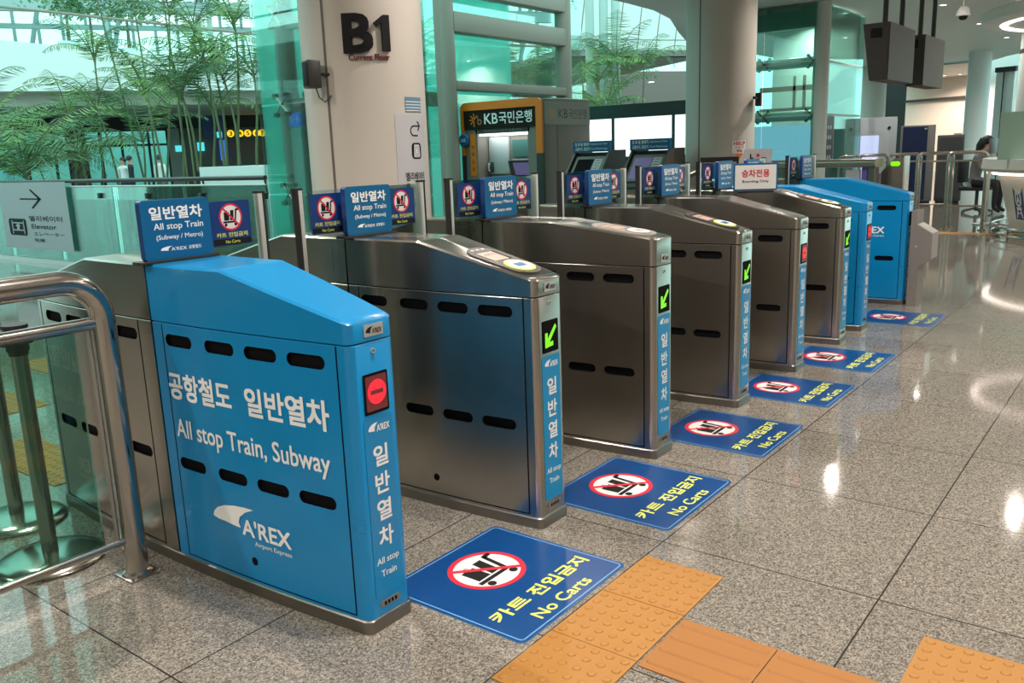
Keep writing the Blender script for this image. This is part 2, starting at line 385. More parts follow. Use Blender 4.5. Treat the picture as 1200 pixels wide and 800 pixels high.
def cabinet_mesh(front, m):
    key = (front, m.name)
    if key in _CAB: return _CAB[key]
    H = half_outline(SPLIT+.005, 0) if front else half_outline(-L, SPLIT-.005)
    b = MB(); loft(b, H, .040, .8655, 0, .002)
    o = b.build('cabinet', [m, DARK]); c = MB()
    for xs in SLOTS:
        x = xs if front else -L-xs
        for z in (.811, .390):
            for sg in (-1, 1):
                P = stadium(x, z, .142 if xs != -.17 else .150, .040, 6); y0, y1 = sg*(hw(x)-.022), sg*(hw(x)+.02)
                n = len(P); V = [(p, y0, q) for p, q in P]+[(p, y1, q) for p, q in P]
                F = [tuple(range(n)), tuple(range(2*n-1, n-1, -1))]+[(i, n+i, n+(i+1) % n, (i+1) % n) for i in range(n)]
                if sg > 0: F = [tuple(reversed(f)) for f in F]
                c.add(V, F, 1)
    co = c.build('cutter', [m, DARK], smooth=0)
    bmx = bmesh.new(); bmx.from_mesh(co.data); bmesh.ops.recalc_face_normals(bmx, faces=bmx.faces[:]); bmx.to_mesh(co.data); bmx.free()
    bmx = bmesh.new(); bmx.from_mesh(o.data); bmesh.ops.recalc_face_normals(bmx, faces=bmx.faces[:]); bmx.to_mesh(o.data); bmx.free()
    md = o.modifiers.new('b', 'BOOLEAN'); md.operation = 'DIFFERENCE'; md.solver = 'EXACT'; md.object = co
    bpy.context.view_layer.update(); apply_mods(o); me = o.data; me.name = 'gate cabinet'
    # seams, screws and cable hole drawn on the cabinet
    extra = MB()
    def strip(xa, xb, za, zb, mi=1):
        n = max(1, int(abs(xb-xa)/.05))
        for sg in (-1, 1):
            for i in range(n):
                p, q = xa+(xb-xa)*i/n, xa+(xb-xa)*(i+1)/n
                V = [(p, sg*(hw(p)+.0008), za), (q, sg*(hw(q)+.0008), za), (q, sg*(hw(q)+.0008), zb), (p, sg*(hw(p)+.0008), zb)]
                extra.add(V, [(0, 1, 2, 3) if sg < 0 else (3, 2, 1, 0)], mi)
    X = (lambda x: x) if front else (lambda x: -L-x)
    strip(X(-.846), X(-.842), .055, .864); strip(X(-.052), X(-.047), .055, .864); strip(X(-.846), X(-.047), .050, .054)
    for sg in (-1, 1):
        fr = frame((0, sg*(hw(X(-.48))+.0015), 0), (1, 0, 0), (0, 0, 1))
        extra.add([fr(u, v, 0) for u, v in circle(X(-.482), .118, .014, 20)], [tuple(range(20))], 1)
    eo = extra.build('extra', [m, DARK], smooth=0)
    bmx = bmesh.new(); bmx.from_mesh(me); bmx.from_mesh(eo.data); bmx.to_mesh(me); bmx.free()
    me.shade_smooth(); me.set_sharp_from_angle(angle=math.radians(35))
    for k in (o, co, eo): bpy.data.objects.remove(k)
    _CAB[key] = me; return me
def shift(me, dx):
    for v in me.vertices: v.co.x += dx

def make_gate(gy, label, wrap=False, disp='green', strip=True, reader=None, hf=.93, side=None, left=True, right=True, placard=True):
    g = thing('ticket_gate', label, 'ticket gate', (XM, gy+.09, 0), 'row of ticket gates')
    body = BLUE if wrap else STEEL
    def part(mb, name, mats, parent=None, lab=None):
        o = mb.build(name, mats, parent or g)
        if parent is None: o.location = (-XM, 0, 0)
        if lab: o['label'] = lab
        return o
    def part_me(me, name, lab=None):
        o = link(name, me, g, (-XM, 0, 0))
        if lab: o['label'] = lab
        return o
    b = MB(); loft(b, half_outline(-L, 0, .006), 0, .042, 0, .004); part(b, 'plinth', STEELD)
    part_me(cabinet_mesh(True, body), 'front_cabinet', 'blue wrapped front cabinet' if wrap else None)
    part_me(cabinet_mesh(False, STEEL), 'rear_cabinet')
    b = MB(); H = half_outline(-L, 0, -.012); loft(b, H, .05, .90, 0, .002); part(b, 'inner_frame', DARK)  # near-black core, colour in place of the shade inside the gaps
    zt = ztop(hf); zr = ztop(.93)
    b = MB(); loft(b, dense(half_outline(SPLIT+.004, 0), [-.524, -.514, -.504]), .8695, zt, 0); part(b, 'front_cover', body, lab='blue sloping front cover' if wrap else None)
    b = MB(); loft(b, dense(half_outline(-L, SPLIT-.004), [-L+.504, -L+.514, -L+.524]), .8695, zr, 0); part(b, 'rear_cover', STEEL)
    # front face
    ff = frame((.0012, 0, 0), (0, 1, 0), (0, 0, 1))
    b = MB(); b.prism(ff, rrect(-.046, .66, .046, .777, .003), 0, .003, 0)
    part_d = part(b, 'lane_display', DARK); b = MB()
    if disp == 'green':
        q = [(.026, .040), (.034, .030), (-.012, -.022), (.012, -.020), (.012, -.036), (-.036, -.040), (-.036, .014), (-.022, .014), (-.022, -.010)]
        b.prism(ff, [(u, .7185+v) for u, v in q], .003, .0045, 0)
        nm, ml = 'arrow_lamp', LEDG
    else:
        b.prism(ff, rrect(-.040, .668, .040, .770, .004), .003, .0034, 1)
        b.ring(ff, 0, .722, .0, .036, .005, 0); b.flat(ff, [(-.024, .716), (.024, .716), (.024, .728), (-.024, .728)], .0056, 1)
        nm, ml = 'stop_lamp', [LEDR, LEDDR]
    if disp: o = b.build(nm, ml, part_d); o['label'] = ('lit green arrow' if disp == 'green' else 'lit red stop disc')
    b = MB(); b.prism(ff, rrect(-.030, .882, .042, .916, .002), 0, .002, 0); brandmark(b, ff, -.024, .889, .036, .909, .0025, 1); part(b, 'badge_plate', [PALE, BLACK])
    b = MB(); b.prism(ff, circle(0, .84, .008, 20), 0, .002, 0); b.ring(ff, 0, .84, .002, .004, .0025, 1, 16); part(b, 'keylock', [PALE, DARK])
    b = MB(); P = rrect(-.055, .10, .055, .648, .012)
    b.prism(ff, P, -.0006 if not wrap else -.001, .0008, 0)
    def arcmark(u0, v0, u1, v1): brandmark(b, ff, u0, v0, u1, v1, .0014, 1, .02)
    arcmark(-.040, .605, .042, .632)
    for i, ch in enumerate('일반열차'): b.text(ff, ch, (-.026, .502-.083*i, .028, .562-.083*i), .0014, 1, .022)
    b.text(ff, 'All stop', (-.044, .196, .046, .222), .0014, 1, .012, 'c'); b.text(ff, 'Train', (-.028, .160, .032, .182), .0014, 1, .012, 'c')
    part(b, 'lane_strip', [BLUE if wrap else BLUE2, WHITE], lab='blue strip with white vertical lettering')
    b = MB(); b.prism(ff, stadium(0, .076, .082, .020), 0, .002, 0)
    for i in range(4): b.flat(ff, [(-.026+.014*i, .070), (-.017+.014*i, .070), (-.017+.014*i, .082), (-.026+.014*i, .082)], .0026, 1)
    part(b, 'number_plate', [MGREY, DARK])
    # side lettering, each line a part
    if side:
        ms = lambda u, v, d=0.: Vector((u, -hw(u)-d, v))
        def line(st, box, bold, nm='lettering'):
            b = MB(); b.text(ms, st, box, .0022, 0, bold); part(b, nm, WHITE, lab='white "%s" on the blue side' % st)
        def logo(u, v):
            b = MB(); swoosh(b, ms, u, v+.019, .21, .075, .0022, 0); b.text(ms, "A'REX", (u+.147, v, u+.372, v+.055), .0022, 0, .022); b.text(ms, 'Airport Express', (u+.202, v-.033, u+.372, v-.013), .0022, 0, .01)
            part(b, 'logo', WHITE, lab='white swoosh logo on the blue side')
        if side == 'full':
            line('공항철도', (-.838, .615, -.515, .703), .026); line('일반열차', (-.445, .612, -.095, .700), .026)
            line('All stop Train, Subway', (-.825, .463, -.105, .545), .012); logo(-.672, .203)
        else: logo(-.55, .60)
    # card reader on the slope
    if reader:
        k = (1.055-hf)/.514; c = 1/math.sqrt(1+k*k); so = Vector((-.20, 0, zt(-.20)))
        sf = frame(so, (0, 1, 0), (-c, 0, k*c)); dark = reader == 'dark'
        b = MB(); b.prism(sf, stadium(0, .0, .155, .31, 10), -.004, .006, 0)
        for i in range(3): b.flat(sf, stadium(-.03+.03*i, .128, .018, .009, 4), .0064, 1)
        r_ = part(b, 'card_reader', [DGREY if dark else KLITE, PALE])
        b = MB(); b.prism(sf, rrect(-.052, .0, .052, .098, .004), .006, .0068, 1); b.prism(sf, rrect(-.052, .0, .036, .092, .002), .0069, .0078, 0)
        b.text(sf, '교통카드', (-.040, .055, .024, .070), .0082, 2, .01); o = b.build('reader_screen', [SCREEN, DARK, MGREY], r_); o['label'] = 'lit pale orange screen'
        b = MB(); b.prism(sf, circle(0, -.075, .060), .006, .009, 0); b.prism(sf, circle(0, -.075, .050), .009, .0105, 1); b.prism(sf, rrect(-.026, -.092, .026, -.058, .003), .0105, .0112, 2)
        b.build('touch_pad', [YELL if dark else KLITE, SIGNW, PBLUE if dark else PALE], r_)['label'] = 'round white card pad'
    # glass wings with their notices
    for sg, on in ((-1, left), (1, right)):
        if not on: continue
        x = -.94; ys = (lambda a: .02+sg*a)
        b = MB(); y0, y1 = sorted((ys(.0), ys(.335))); b.box(x-.005, x+.005, y0, y1, .25, 1.248)
        f_ = part(b, 'flap_door', GL_C, lab='clear glass wing')
        b = MB(); y0, y1 = sorted((ys(.330), ys(.349))); b.box(x-.014, x+.014, y0, y1, .25, 1.256, 0, .002); y0, y1 = sorted((ys(.349), ys(.359))); b.box(x-.014, x+.014, y0, y1, .25, 1.256, 1)
        b.box(x-.015, x+.015, *sorted((ys(.328), ys(.361))), 1.254, 1.262, 1); b.build('edge_strip', [PALE, RUBBER], f_)
        b = MB(); q = frame((x+.006, 0, 0), (0, 1, 0), (0, 0, 1)); u0, u1 = sorted((ys(.128), ys(.292))); cu = (u0+u1)/2
        b.prism(q, rrect(u0, 1.077, u1, 1.235, .008), 0, .0012, 0); no_cart(b, q, cu, 1.178, .048, .0016, 1, 2, 3)
        b.text(q, '카트 진입금지', (u0+.018, 1.108, u1-.018, 1.124), .0018, 4, .015); b.flat(q, [(u0+.004, 1.081), (u1-.004, 1.081), (u1-.004, 1.102), (u0+.004, 1.102)], .0016, 3)
        b.text(q, 'No Carts', (cu-.03, 1.086, cu+.03, 1.097), .0020, 4, .005)
        b.build('no_cart_notice', [NBLUE, SIGNW, RED, BLACK, YELL], f_)
    if placard:
        b = MB(); q = frame((-.872, 0, 0), (0, 1, 0), (0, 0, 1)); u0, u1 = -.143, .107
        b.prism(q, rrect(u0, 1.063, u1, 1.257, .012), -.026, 0, 0, 2)
        b.text(q, '일반열차', (u0+.03, 1.194, u1-.03, 1.234), .0008, 1, .028); b.text(q, 'All stop Train', (u0+.04, 1.155, u1-.03, 1.182), .0008, 1, .01)
        b.text(q, '(Subway / Metro)', (u0+.045, 1.124, u1-.035, 1.144), .0008, 1, .008); brandmark(b, q, u0+.055, 1.090, u0+.15, 1.106, .0008, 1); b.text(q, '공항철도', (u0+.157, 1.090, u1-.045, 1.102), .0008, 1, .02)
        p_ = part(b, 'lane_placard', [PBLUE, WHITE, NBLUE], lab='blue standing placard with white lettering')
        b = MB(); b.box(-.92, -.86, -.165, .125, 1.053, 1.064, 0, .003); b.build('placard_foot', RUBBER, p_)
    return g

G = [0, .8639, 1.74, 2.66, 3.5276, 4.3867, 4.9004, 6.13]
make_gate(G[0], 'nearest ticket gate, wrapped in bright blue, with large white Korean lettering on its side', True, 'red', side='full', left=False)
make_gate(G[1], 'bare steel ticket gate right behind the blue lettered one, dark reader with orange screen', reader='dark')
make_gate(G[2], 'steel ticket gate with the taller flat nose and pale grey reader top', reader='pale', hf=.988)
make_gate(G[3], 'steel ticket gate with green arrow just beyond the tall nosed gate', reader='dark')
make_gate(G[4], 'steel ticket gate with a red stop lamp and plain cover', disp='red')
make_gate(G[5], 'farthest steel ticket gate, green arrow, close beside the narrow blue gate', reader='dark', right=False)
make_gate(G[6], 'blue ticket gate with red stop lamp directly behind the farthest steel one', True, 'red', left=False)
make_gate(G[7], 'last blue ticket gate, steel console fixed to its front end', True, None, side='logo')

# steel console in front of the last gate
cf = XZ(0); pc = [(.03, 0), (.03, .79), (.075, .79), (.078, .675), (.196, .605), (.196, .40), (.105, .33), (.105, 0)]
o = thing('gate_console', 'angular bare steel console standing at the nose of the last blue gate', 'console', (.1, 6.22, 0))
b = MB(); b.prism(frame((0, 0, 0), (1, 0, 0), (0, 0, 1)), [(x-.1, z) for x, z in pc], -.11, .11); b.build('housing', mat('console steel', (.30, .27, .245), .45, .5), o)
b = MB(); b.prism(frame((0, 0, 0), (1, 0, 0), (0, 0, 1)), [(p[0]-.1+e, p[1]) for p, e in [((.078, .675), .0), ((.196, .605), .0), ((.196, .40), 0), ((.201, .40), 0), ((.201, .61), 0), ((.083, .682), 0)]], -.10, .10); b.build('nose_trim', PALE, o)
b = MB(); b.prism(frame((-.0, -.111, 0), (1, 0, 0), (0, 0, 1)), circle(-.02, .50, .009, 16), 0, .004); b.build('keylock', PALE, o)

# ------------------------------------------------------------------ floor notices and tactile paving
FN = [(.2131, .7959, 'nearest blue no-carts floor notice, between the lettered blue gate and the next'), (1.1019, 1.679, 'blue no-carts floor notice before the second passage, nose of the tall steel gate beside it'),
      (2.0073, 2.5454, 'blue no-carts floor notice beyond the tall nosed gate, third from the nearest'), (2.896, 3.4055, 'blue no-carts floor notice leading to the gate with the red lamp'),
      (3.7317, 4.2849, 'blue no-carts floor notice just past the red lamp steel gate'), (5.2787, 5.8181, 'farthest blue no-carts floor notice, in front of the wide passage')]
def floor_notice():
    b = MB(); q = frame((0, 0, 0), (0, 1, 0), (-1, 0, 0)); a, c = .283, .2833       # u along the row, v towards the gates
    b.prism(q, rrect(-a, -c, a, c, .022), .0008, .003, 0, 5); b.outline(q, rrect(-a+.010, -c+.010, a-.010, c-.010, .016), .004, .0034, 5)
    no_cart(b, q, .0, .085, .131, .0034, 1, 2, 3)
    b.text(q, '카트', (-.232, -.163, -.075, -.108), .0036, 4, .026); b.text(q, '진입금지', (-.045, -.165, .240, -.108), .0036, 4, .026)
    b.text(q, 'No Carts', (-.145, -.249, .130, -.203), .0036, 4, .010)
    return b.build('floor_notice', [FBLUE, SIGNW, RED, BLACK, YELL, FEDGE])
n0 = floor_notice()
for i, (a, c, lab) in enumerate(FN):
    o = n0 if i == 0 else copy_tree(n0)
    o.location = (.1174, (a+c)/2, 0); o.scale = (1, (c-a)/.566, 1); tag(o, lab, 'floor notice', 'no-carts notices stuck to the floor')
TP = .2835
def tactile_dots():
    b = MB(); b.box(-TP/2+.001, TP/2-.001, -TP/2+.001, TP/2-.001, .0005, .004, 0)
    for i in range(6):
        for j in range(6):
            cx, cy = (i-2.5)*TP/6, (j-2.5)*TP/6; b.lathe(cx, cy, [(.0135, .004), (.011, .0072), (.006, .0085), (.0003, .0088)], 12)
    return b.build('tactile_paver', TACT)
def tactile_bars():
    b = MB(); b.box(-TP/2+.001, TP/2-.001, -TP/2+.001, TP/2-.001, .0005, .004, 0)
    for j in range(4):
        y = (j-1.5)*TP/4; V = []
        P = stadium(0, y, TP*.93, .026, 5); Q = stadium(0, y, TP*.93-.012, .016, 5); n = len(P)
        V = [(u, v, .004) for u, v in P]+[(u, v, .0082) for u, v in Q]
        b.add(V, [tuple(range(n, 2*n))]+[(i, (i+1) % n, n+(i+1) % n, n+i) for i in range(n)])
    return b.build('tactile_paver', TACT2)
td, tb = tactile_dots(), tactile_bars()
dots = [(.566, .746, 'yellow dotted tactile paver against the edge of the nearest floor notice, farthest of its line'), (.566, .461, 'yellow dotted tactile paver in the middle of the line beside the nearest floor notice'), (.566, .177, 'yellow dotted tactile paver at the bottom edge, near corner of the nearest floor notice'),
        (1.449, .735, 'yellow dotted tactile paver standing alone in the bottom right corner')]
bars = [(.857, .446, 'orange ribbed tactile paver joined to the dotted line'), (1.142, .446, 'orange ribbed tactile paver next after the joined one, towards the right')]
for i, (x, y, lab) in enumerate(dots):
    o = td if i == 0 else copy_tree(td); o.location = (x, y, 0); tag(o, lab, 'tactile paver', 'dotted tactile pavers')
for i, (x, y, lab) in enumerate(bars):
    o = tb if i == 0 else copy_tree(tb); o.location = (x, y, 0); tag(o, lab, 'tactile paver', 'ribbed tactile pavers')
for k, (x, y) in enumerate([(-2.20, .20), (-2.485, .20), (-2.77, .20), (-3.6, .55), (-3.885, .55), (-4.4, 1.2), (-4.685, 1.2)]):
    o = copy_tree(td); o.location = (x, y, 0); tag(o, 'yellow dotted tactile paver seen through the green railing glass', 'tactile paver', 'pavers beyond the railing')
for k in range(14):
    o = copy_tree(td); o.location = (-1.4+TP*k, 12.35, 0); tag(o, 'yellow tactile paver in the line that crosses the far floor before the desk', 'tactile paver', 'far line of tactile pavers')

# ------------------------------------------------------------------ railing and posts, lower left
RX = -.959
r_ = thing('railing', 'polished steel tube railing with green glass beside the nearest blue gate', 'railing', (RX, -.175, 0))
b = MB(); zc, R_ = 1.022, .13; P = [(0, 0, .004), (0, 0, .5), (0, 0, zc-R_)]
for i in range(1, 9): a = PI/2*i/8; P.append((0, -R_+R_*math.cos(a), zc-R_+R_*math.sin(a)))
P += [(0, -1.0, zc), (0, -2.2+R_, zc)]
for i in range(1, 9): a = PI/2*i/8; P.append((0, -2.2+R_-R_*math.sin(a), zc-R_+R_*math.cos(a)))
P += [(0, -2.2, .5), (0, -2.2, .004)]
b.tube(P, .0385, 24); b.build('top_rail', STEEL2, r_)
for z, rr in ((.882, .021), (.132, .0145)):
    MB().tube([(0, 0, z), (0, -1.1, z), (0, -2.2, z)], rr, 16).build('cross_bar', STEEL2, r_)
MB().tube([(0, -.052, .13), (0, -.052, .88)], .0075, 12).build('upright_rod', STEEL2, r_)
MB().box(-.006, .006, -2.1, -.098, .14, .87).build('glass_pane', GL_G, r_)
for y in (0, -2.2):
    b = MB(); b.box(-.055, .055, y-.055, y+.055, .0005, .007, 0, .001); b.lathe(0, y, [(.052, .007), (.050, .014), (.042, .020), (.039, .022)], 24); b.build('base_plate', STEEL2, r_)
def stanchion(x, y, h, lab):
    s_ = thing('stanchion', lab, 'stanchion', (x, y, 0), 'belt posts behind the railing')
    MB().lathe(0, 0, [(.0, .001), (.175, .001), (.178, .010), (.170, .018), (.12, .028), (.05, .036), (.0, .038)], 40).build('base', STEEL2, s_)
    MB().tube([(0, 0, .03), (0, 0, h-.09)], .027, 20).build('pole', STEEL2, s_)
    b = MB(); b.tube([(0, 0, h-.09), (0, 0, h-.012)], .036, 20); b.lathe(0, 0, [(.041, h-.012), (.041, h), (.0, h+.002)], 20)
    for k in range(4): a = PI/2*k; b.box(math.cos(a)*.040-.010, math.cos(a)*.040+.010, math.sin(a)*.040-.010, math.sin(a)*.040+.010, h-.07, h-.018)
    b.tube([(0, 0, h-.105), (0, 0, h-.09)], .031, 20)
    b.build('belt_head', RUBBER, s_)
stanchion(-1.325, -.295, .86, 'steel belt post right behind the railing glass, nearer of the two')
stanchion(-1.80, -.205, .84, 'steel belt post at the left edge behind the nearer one')

# ------------------------------------------------------------------ columns
def column(name_label, px, D, r=.5, top=CZ, name='column'):
    p = at(px, 180, D=D); cx, cy = p.x, p.y
    c = thing('column', name_label, 'column', (cx, cy, 0))
    b = MB(); b.lathe(0, 0, [(r, 0), (r, top)], 64); b.build('cladding', COLW, c)
    fa = math.atan2(CAM.y-cy, CAM.x-cx)
    fr = lambda u, v, d=0.: Vector((cx+(r+d)*math.cos(fa+u/r), cy+(r+d)*math.sin(fa+u/r), v))
    def loc(px, py):      # where a pixel lies on the cladding: u (arc length), v (height)
        v = ray(px, py); ox, oy = CAM.x-cx, CAM.y-cy; A = v.x**2+v.y**2; B = 2*(ox*v.x+oy*v.y); Cc = ox*ox+oy*oy-r*r
        t = (-B-math.sqrt(max(0, B*B-4*A*Cc)))/(2*A); q = CAM+v*t; a = math.atan2(q.y-cy, q.x-cx)-fa
        a = (a+PI) % (2*PI)-PI; return a*r, q.z
    u = -.31; s_ = MB()
    V = [fr(u+e, z, .0015)-Vector((cx, cy, 0)) for z in (0, top) for e in (-.012, 0, .012)]; s_.add(V, [(0, 1, 4, 3), (1, 2, 5, 4)]); s_.build('panel_joint', COLS, c)
    return c, fr, loc
c1, f1, l1 = column('large round white column that carries the black B1 floor number', 433, 7.6)
c2, f2, l2 = column('round beige column with the HELP notice, right of the ticket machines', 843, 13.5)
# raised floor number
u0, z0 = l1(405.5, 61); u1, z1 = l1(433, 17.5); u2, _ = l1(437.5, 40); u3, _ = l1(455, 40); zt_ = z1
sg = thing('floor_number', 'raised black B1 with small red Current Floor lettering on the round column', 'sign')
b = MB(); b.text(f1, 'B', (u0, z0, u1, zt_), .0, 0, .03, extrude=.03); b.build('letter', BLACK, sg)
hN = zt_-z0; wN = u3-u2; P = [(u2+wN*.50, z0), (u3, z0), (u3, zt_), (u2+wN*.62, zt_), (u2, zt_-hN*.22), (u2+wN*.20, zt_-hN*.34), (u2+wN*.50, zt_-hN*.20)]
b = MB(); b.prism(f1, P, 0, .03); b.build('numeral', BLACK, sg)
ua, za = l1(409, 71); ub, zb = l1(456, 63.5); b = MB(); b.text(f1, 'Current Floor', (ua, za, ub, zb), .0, 0, .007, extrude=.012); b.build('lettering', mat('dark red letters', (.16, .012, .02), .5), sg)
def curved_sheet(fr, u0, u1, v0, v1, d, mb, mi=0, n=10):
    V = [fr(u0+(u1-u0)*i/n, v, dd) for dd in (.0005, d) for v in (v0, v1) for i in range(n+1)]; m = n+1
    F = [(i, i+1, m+i+1, m+i) for i in range(n)]+[(2*m+i, 2*m+i+1, 3*m+i+1, 3*m+i) for i in range(n)]
    F += [(i, i+1, 2*m+i+1, 2*m+i) for i in range(n)]+[(m+i, m+i+1, 3*m+i+1, 3*m+i) for i in range(n)]+[(0, m, 3*m, 2*m), (n, m+n, 3*m+n, 2*m+n)]
    mb.add(V, F, mi)
u0, v1 = l1(462, 134); u1 = u0+.36; v0 = v1-.80
b = MB(); curved_sheet(f1, u0, u1, v0, v1, .003, b, 0); wd = u1-u0; d = .0045
pu = lambda a: u0+wd*a; pv = lambda a: v1-.68*a
b.outline(f1, rrect(pu(.42), pv(.52), pu(.76), pv(.33), .03), .012, d, 1); b.flat(f1, rrect(pu(.42), pv(.52), pu(.76), pv(.33), .03), d-.0005, 1)
b.outline(f1, [(pu(.50), pv(.49)), (pu(.68), pv(.49)), (pu(.68), pv(.36)), (pu(.50), pv(.36))], .006, d+.0005, 2); b.flat(f1, [(pu(.57), pv(.455)), (pu(.61), pv(.455)), (pu(.61), pv(.40)), (pu(.57), pv(.40))], d+.0006, 2)
for k in range(9):           # bent arrow
    a0, a1 = PI*.5+PI*k/9*1.0, PI*.5+PI*(k+1)/9; cu, cv, ra, rb = pu(.52), pv(.19), .032, .044
    b.flat(f1, [(cu+ra*math.cos(a0), cv+ra*math.sin(a0)), (cu+rb*math.cos(a0), cv+rb*math.sin(a0)), (cu+rb*math.cos(a1), cv+rb*math.sin(a1)), (cu+ra*math.cos(a1), cv+ra*math.sin(a1))], d, 1)
cu, cv = pu(.52), pv(.19); b.flat(f1, [(cu, cv+.032), (cu+.07, cv+.032), (cu+.07, cv+.044), (cu, cv+.044)], d, 1); b.flat(f1, [(cu, cv-.044), (cu+.05, cv-.044), (cu+.05, cv-.032), (cu, cv-.032)], d, 1)
b.flat(f1, [(cu+.045, cv+.075), (cu+.060, cv+.078), (cu+.090, cv+.038), (cu+.060, cv-.002), (cu+.045, cv+.001), (cu+.070, cv+.038)], d, 1)
b.text(f1, '엘리베이터', (pu(.20), pv(.775), pu(.84), pv(.675)), d, 1, .012); b.text(f1, 'Elevator', (pu(.22), pv(.885), pu(.76), pv(.805)), d, 1, .008)
b.text(f1, 'エレベーター', (pu(.24), pv(.985), pu(.76), pv(.93)), d, 1, .006); b.text(f1, '电梯', (pu(.24), pv(1.09), pu(.46), pv(1.02)), d, 1, .006)
tag(b.build('elevator_notice', [PAPER, BLACK, SIGNW]), 'tall pale elevator notice with bent arrow pasted round the column edge', 'notice')
ua, va = l1(475, 131); ub, vb = l1(492, 114.5); b = MB(); curved_sheet(f1, ua, ub, va, vb, .004, b, 0)
for k in range(4): q = va+(vb-va)*(.06+.2*k); curved_sheet(f1, ua+.003, ub-.003, q, q+(vb-va)*.06, .0055, b, 1)
tag(b.build('blue_sticker', [mat('faded blue print', (.12, .24, .36), .5), SIGNW]), 'small blue striped sticker above the elevator notice', 'sticker')
# loudspeaker on the column
us, vs = l1(377, 88); ps = f1(us, vs, .10); nrm = (f1(us, vs, .2)-f1(us, vs, .1)).normalized()
sp = thing('wall_speaker', 'small black loudspeaker on the left flank of the B1 column', 'loudspeaker', ps, rz=math.atan2(nrm.y, nrm.x)-.35)
b = MB(); b.box(-.05, .06, -.055, .055, -.105, .105, 0, .01); b.build('case', DGREY, sp)
MB().box(.060, .064, -.045, .045, -.09, .09, 0, .003).build('grille', BLACK, sp)
b = MB(); b.tube([(-.04, 0, 0), (-.13, .03, 0)], .012, 10); b.tube([(-.03, -.02, -.10), (-.05, -.02, -.17), (-.08, .02, -.21), (-.12, .05, -.16)], .005, 8); b.build('bracket', DGREY, sp)
# help notice on the second column
ua, va = l2(857, 180); ub, vb = l2(874.5, 164.5); b = MB(); curved_sheet(f2, ua, ub, va, vb, .003, b, 0); fr = f2; um = (ua+ub)/2; hh = vb-va; ww = ub-ua
b.outline(f2, [(ua, va), (ub, va), (ub, vb), (ua, vb)], .006, .0045, 2)
b.text(f2, 'HELP', (ua+ww*.12, va+hh*.66, ub-ww*.12, va+hh*.92), .0045, 1, .03); b.text(f2, 'ヘルプ', (ua+ww*.2, va+hh*.38, ub-ww*.2, va+hh*.58), .0045, 1, .02); b.text(f2, '帮助', (ua+ww*.32, va+hh*.10, ub-ww*.32, va+hh*.30), .0045, 1, .02)
b.flat(f2, [(um-.06, va), (um, va-.09), (um+.06, va)], .0035, 3)
tag(b.build('help_notice', [SIGNW, RED, NBLUE, ORANGE]), 'white HELP notice with red lettering on the beige column', 'notice')
us, vs = l2(879, 117); ps = f2(us+.06, vs, .10)
cm = thing('wall_camera', 'small dark camera on the right flank of the beige HELP column', 'camera', ps, rz=.3)
b = MB(); b.box(-.04, .04, -.09, .09, -.09, .09, 0, .008); b.build('case', DGREY, cm); MB().tube([(0, 0, -.0), (-.05, -.20, .02)], .02, 8).build('bracket', RUBBER, cm)

# ------------------------------------------------------------------ lights and things under the ceiling
def downlight(x, y, z=CZ, lamp=True, lab='small round lit downlight recessed in the grey hall ceiling', grp='ceiling downlights of the hall', power=LAMP_W, r=.06):
    d_ = thing('downlight', lab, 'ceiling light', (x, y, z), grp)
    MB().lathe(0, 0, [(r*1.3, .01), (r*1.3, -.012), (r, -.014), (r, .01)], 24).build('trim_ring', SIGNW, d_)
    MB().flat(frame((0, 0, -.006), (0, 1, 0), (1, 0, 0)), circle(0, 0, r, 24)).build('lamp', LAMPM, d_)
    if lamp:
        la = bpy.data.lights.new('downlight lamp', 'AREA'); la.shape = 'DISK'; la.size = .09; la.energy = power; la.color = (1, .90, .80); la.spread = math.radians(150)
        lo = bpy.data.objects.new('downlight_lamp', la); COL.objects.link(lo); lo.parent = d_; lo.location = (0, 0, -.02)
for X in (-4.6, -2.1, .4, 2.9, 5.6, 9):
    for Y in (-6.9, -3.3, .4, 4.1, 7.8, 11.5, 17.0, 20.7, 24.4):
        if Y > 18 and X > 3.5 or (X == 9 and Y > 12) or (X, Y) in ((-2.1, 7.8), (.4, 7.8)) or (X == -4.6 and Y > 1): continue
        downlight(X, Y)
ZM = (at(1044, 25, X=-.66).z, at(1041, 93, X=-.66).z)
def monitor(px_l, lab):
    D0 = at(px_l, 25, X=-.66); y0 = D0.y
    m = thing('hanging_display', lab, 'display', (-.66, y0, 0), 'display boxes hung from the ceiling')
    b = MB(); zt_m, zb_m = ZM; P = [(0, zb_m), (0, zt_m), (-.26, zt_m), (-.18, zb_m)]; b.prism(frame((0, 0, 0), (1, 0, 0), (0, 0, 1)), P, -1.0, 0); b.build('case', [MATS.get('display bronze') or mat('display bronze', (.10, .072, .057), .55, 0, .2)], m)
    b = MB(); b.prism(frame((0, 0, 0), (1, 0, 0), (0, 0, 1)), [(-.012, zb_m+.01), (-.012, zt_m-.01), (-.25, zt_m-.01), (-.172, zb_m+.01)], .001, .012); b.prism(frame((0, -.013, 0), (1, 0, 0), (0, 0, 1)), rrect(-.18, zt_m-.14, -.07, zt_m-.05, .01), 0, .004, 1); b.build('end_cap', [DGREY, BLACK], m)
    for yy in (.18, .82): MB().tube([(-.10, yy, zt_m-.02), (-.10, yy, CZ)], .026, 12).build('hanger_pole', DGREY, m)
monitor(1044, 'dark hanging display box nearer to the gates, larger in view'); monitor(1086, 'dark hanging display box farther along, overlapped by the nearer one')
p = at(1129, 15, D=14.5); dc = thing('dome_camera', 'white dome camera hanging from the grey ceiling right of the displays', 'camera', (p.x, p.y, p.z))
MB().tube([(0, 0, .08), (0, 0, CZ-p.z)], .012, 10).build('drop_pole', PALE, dc)
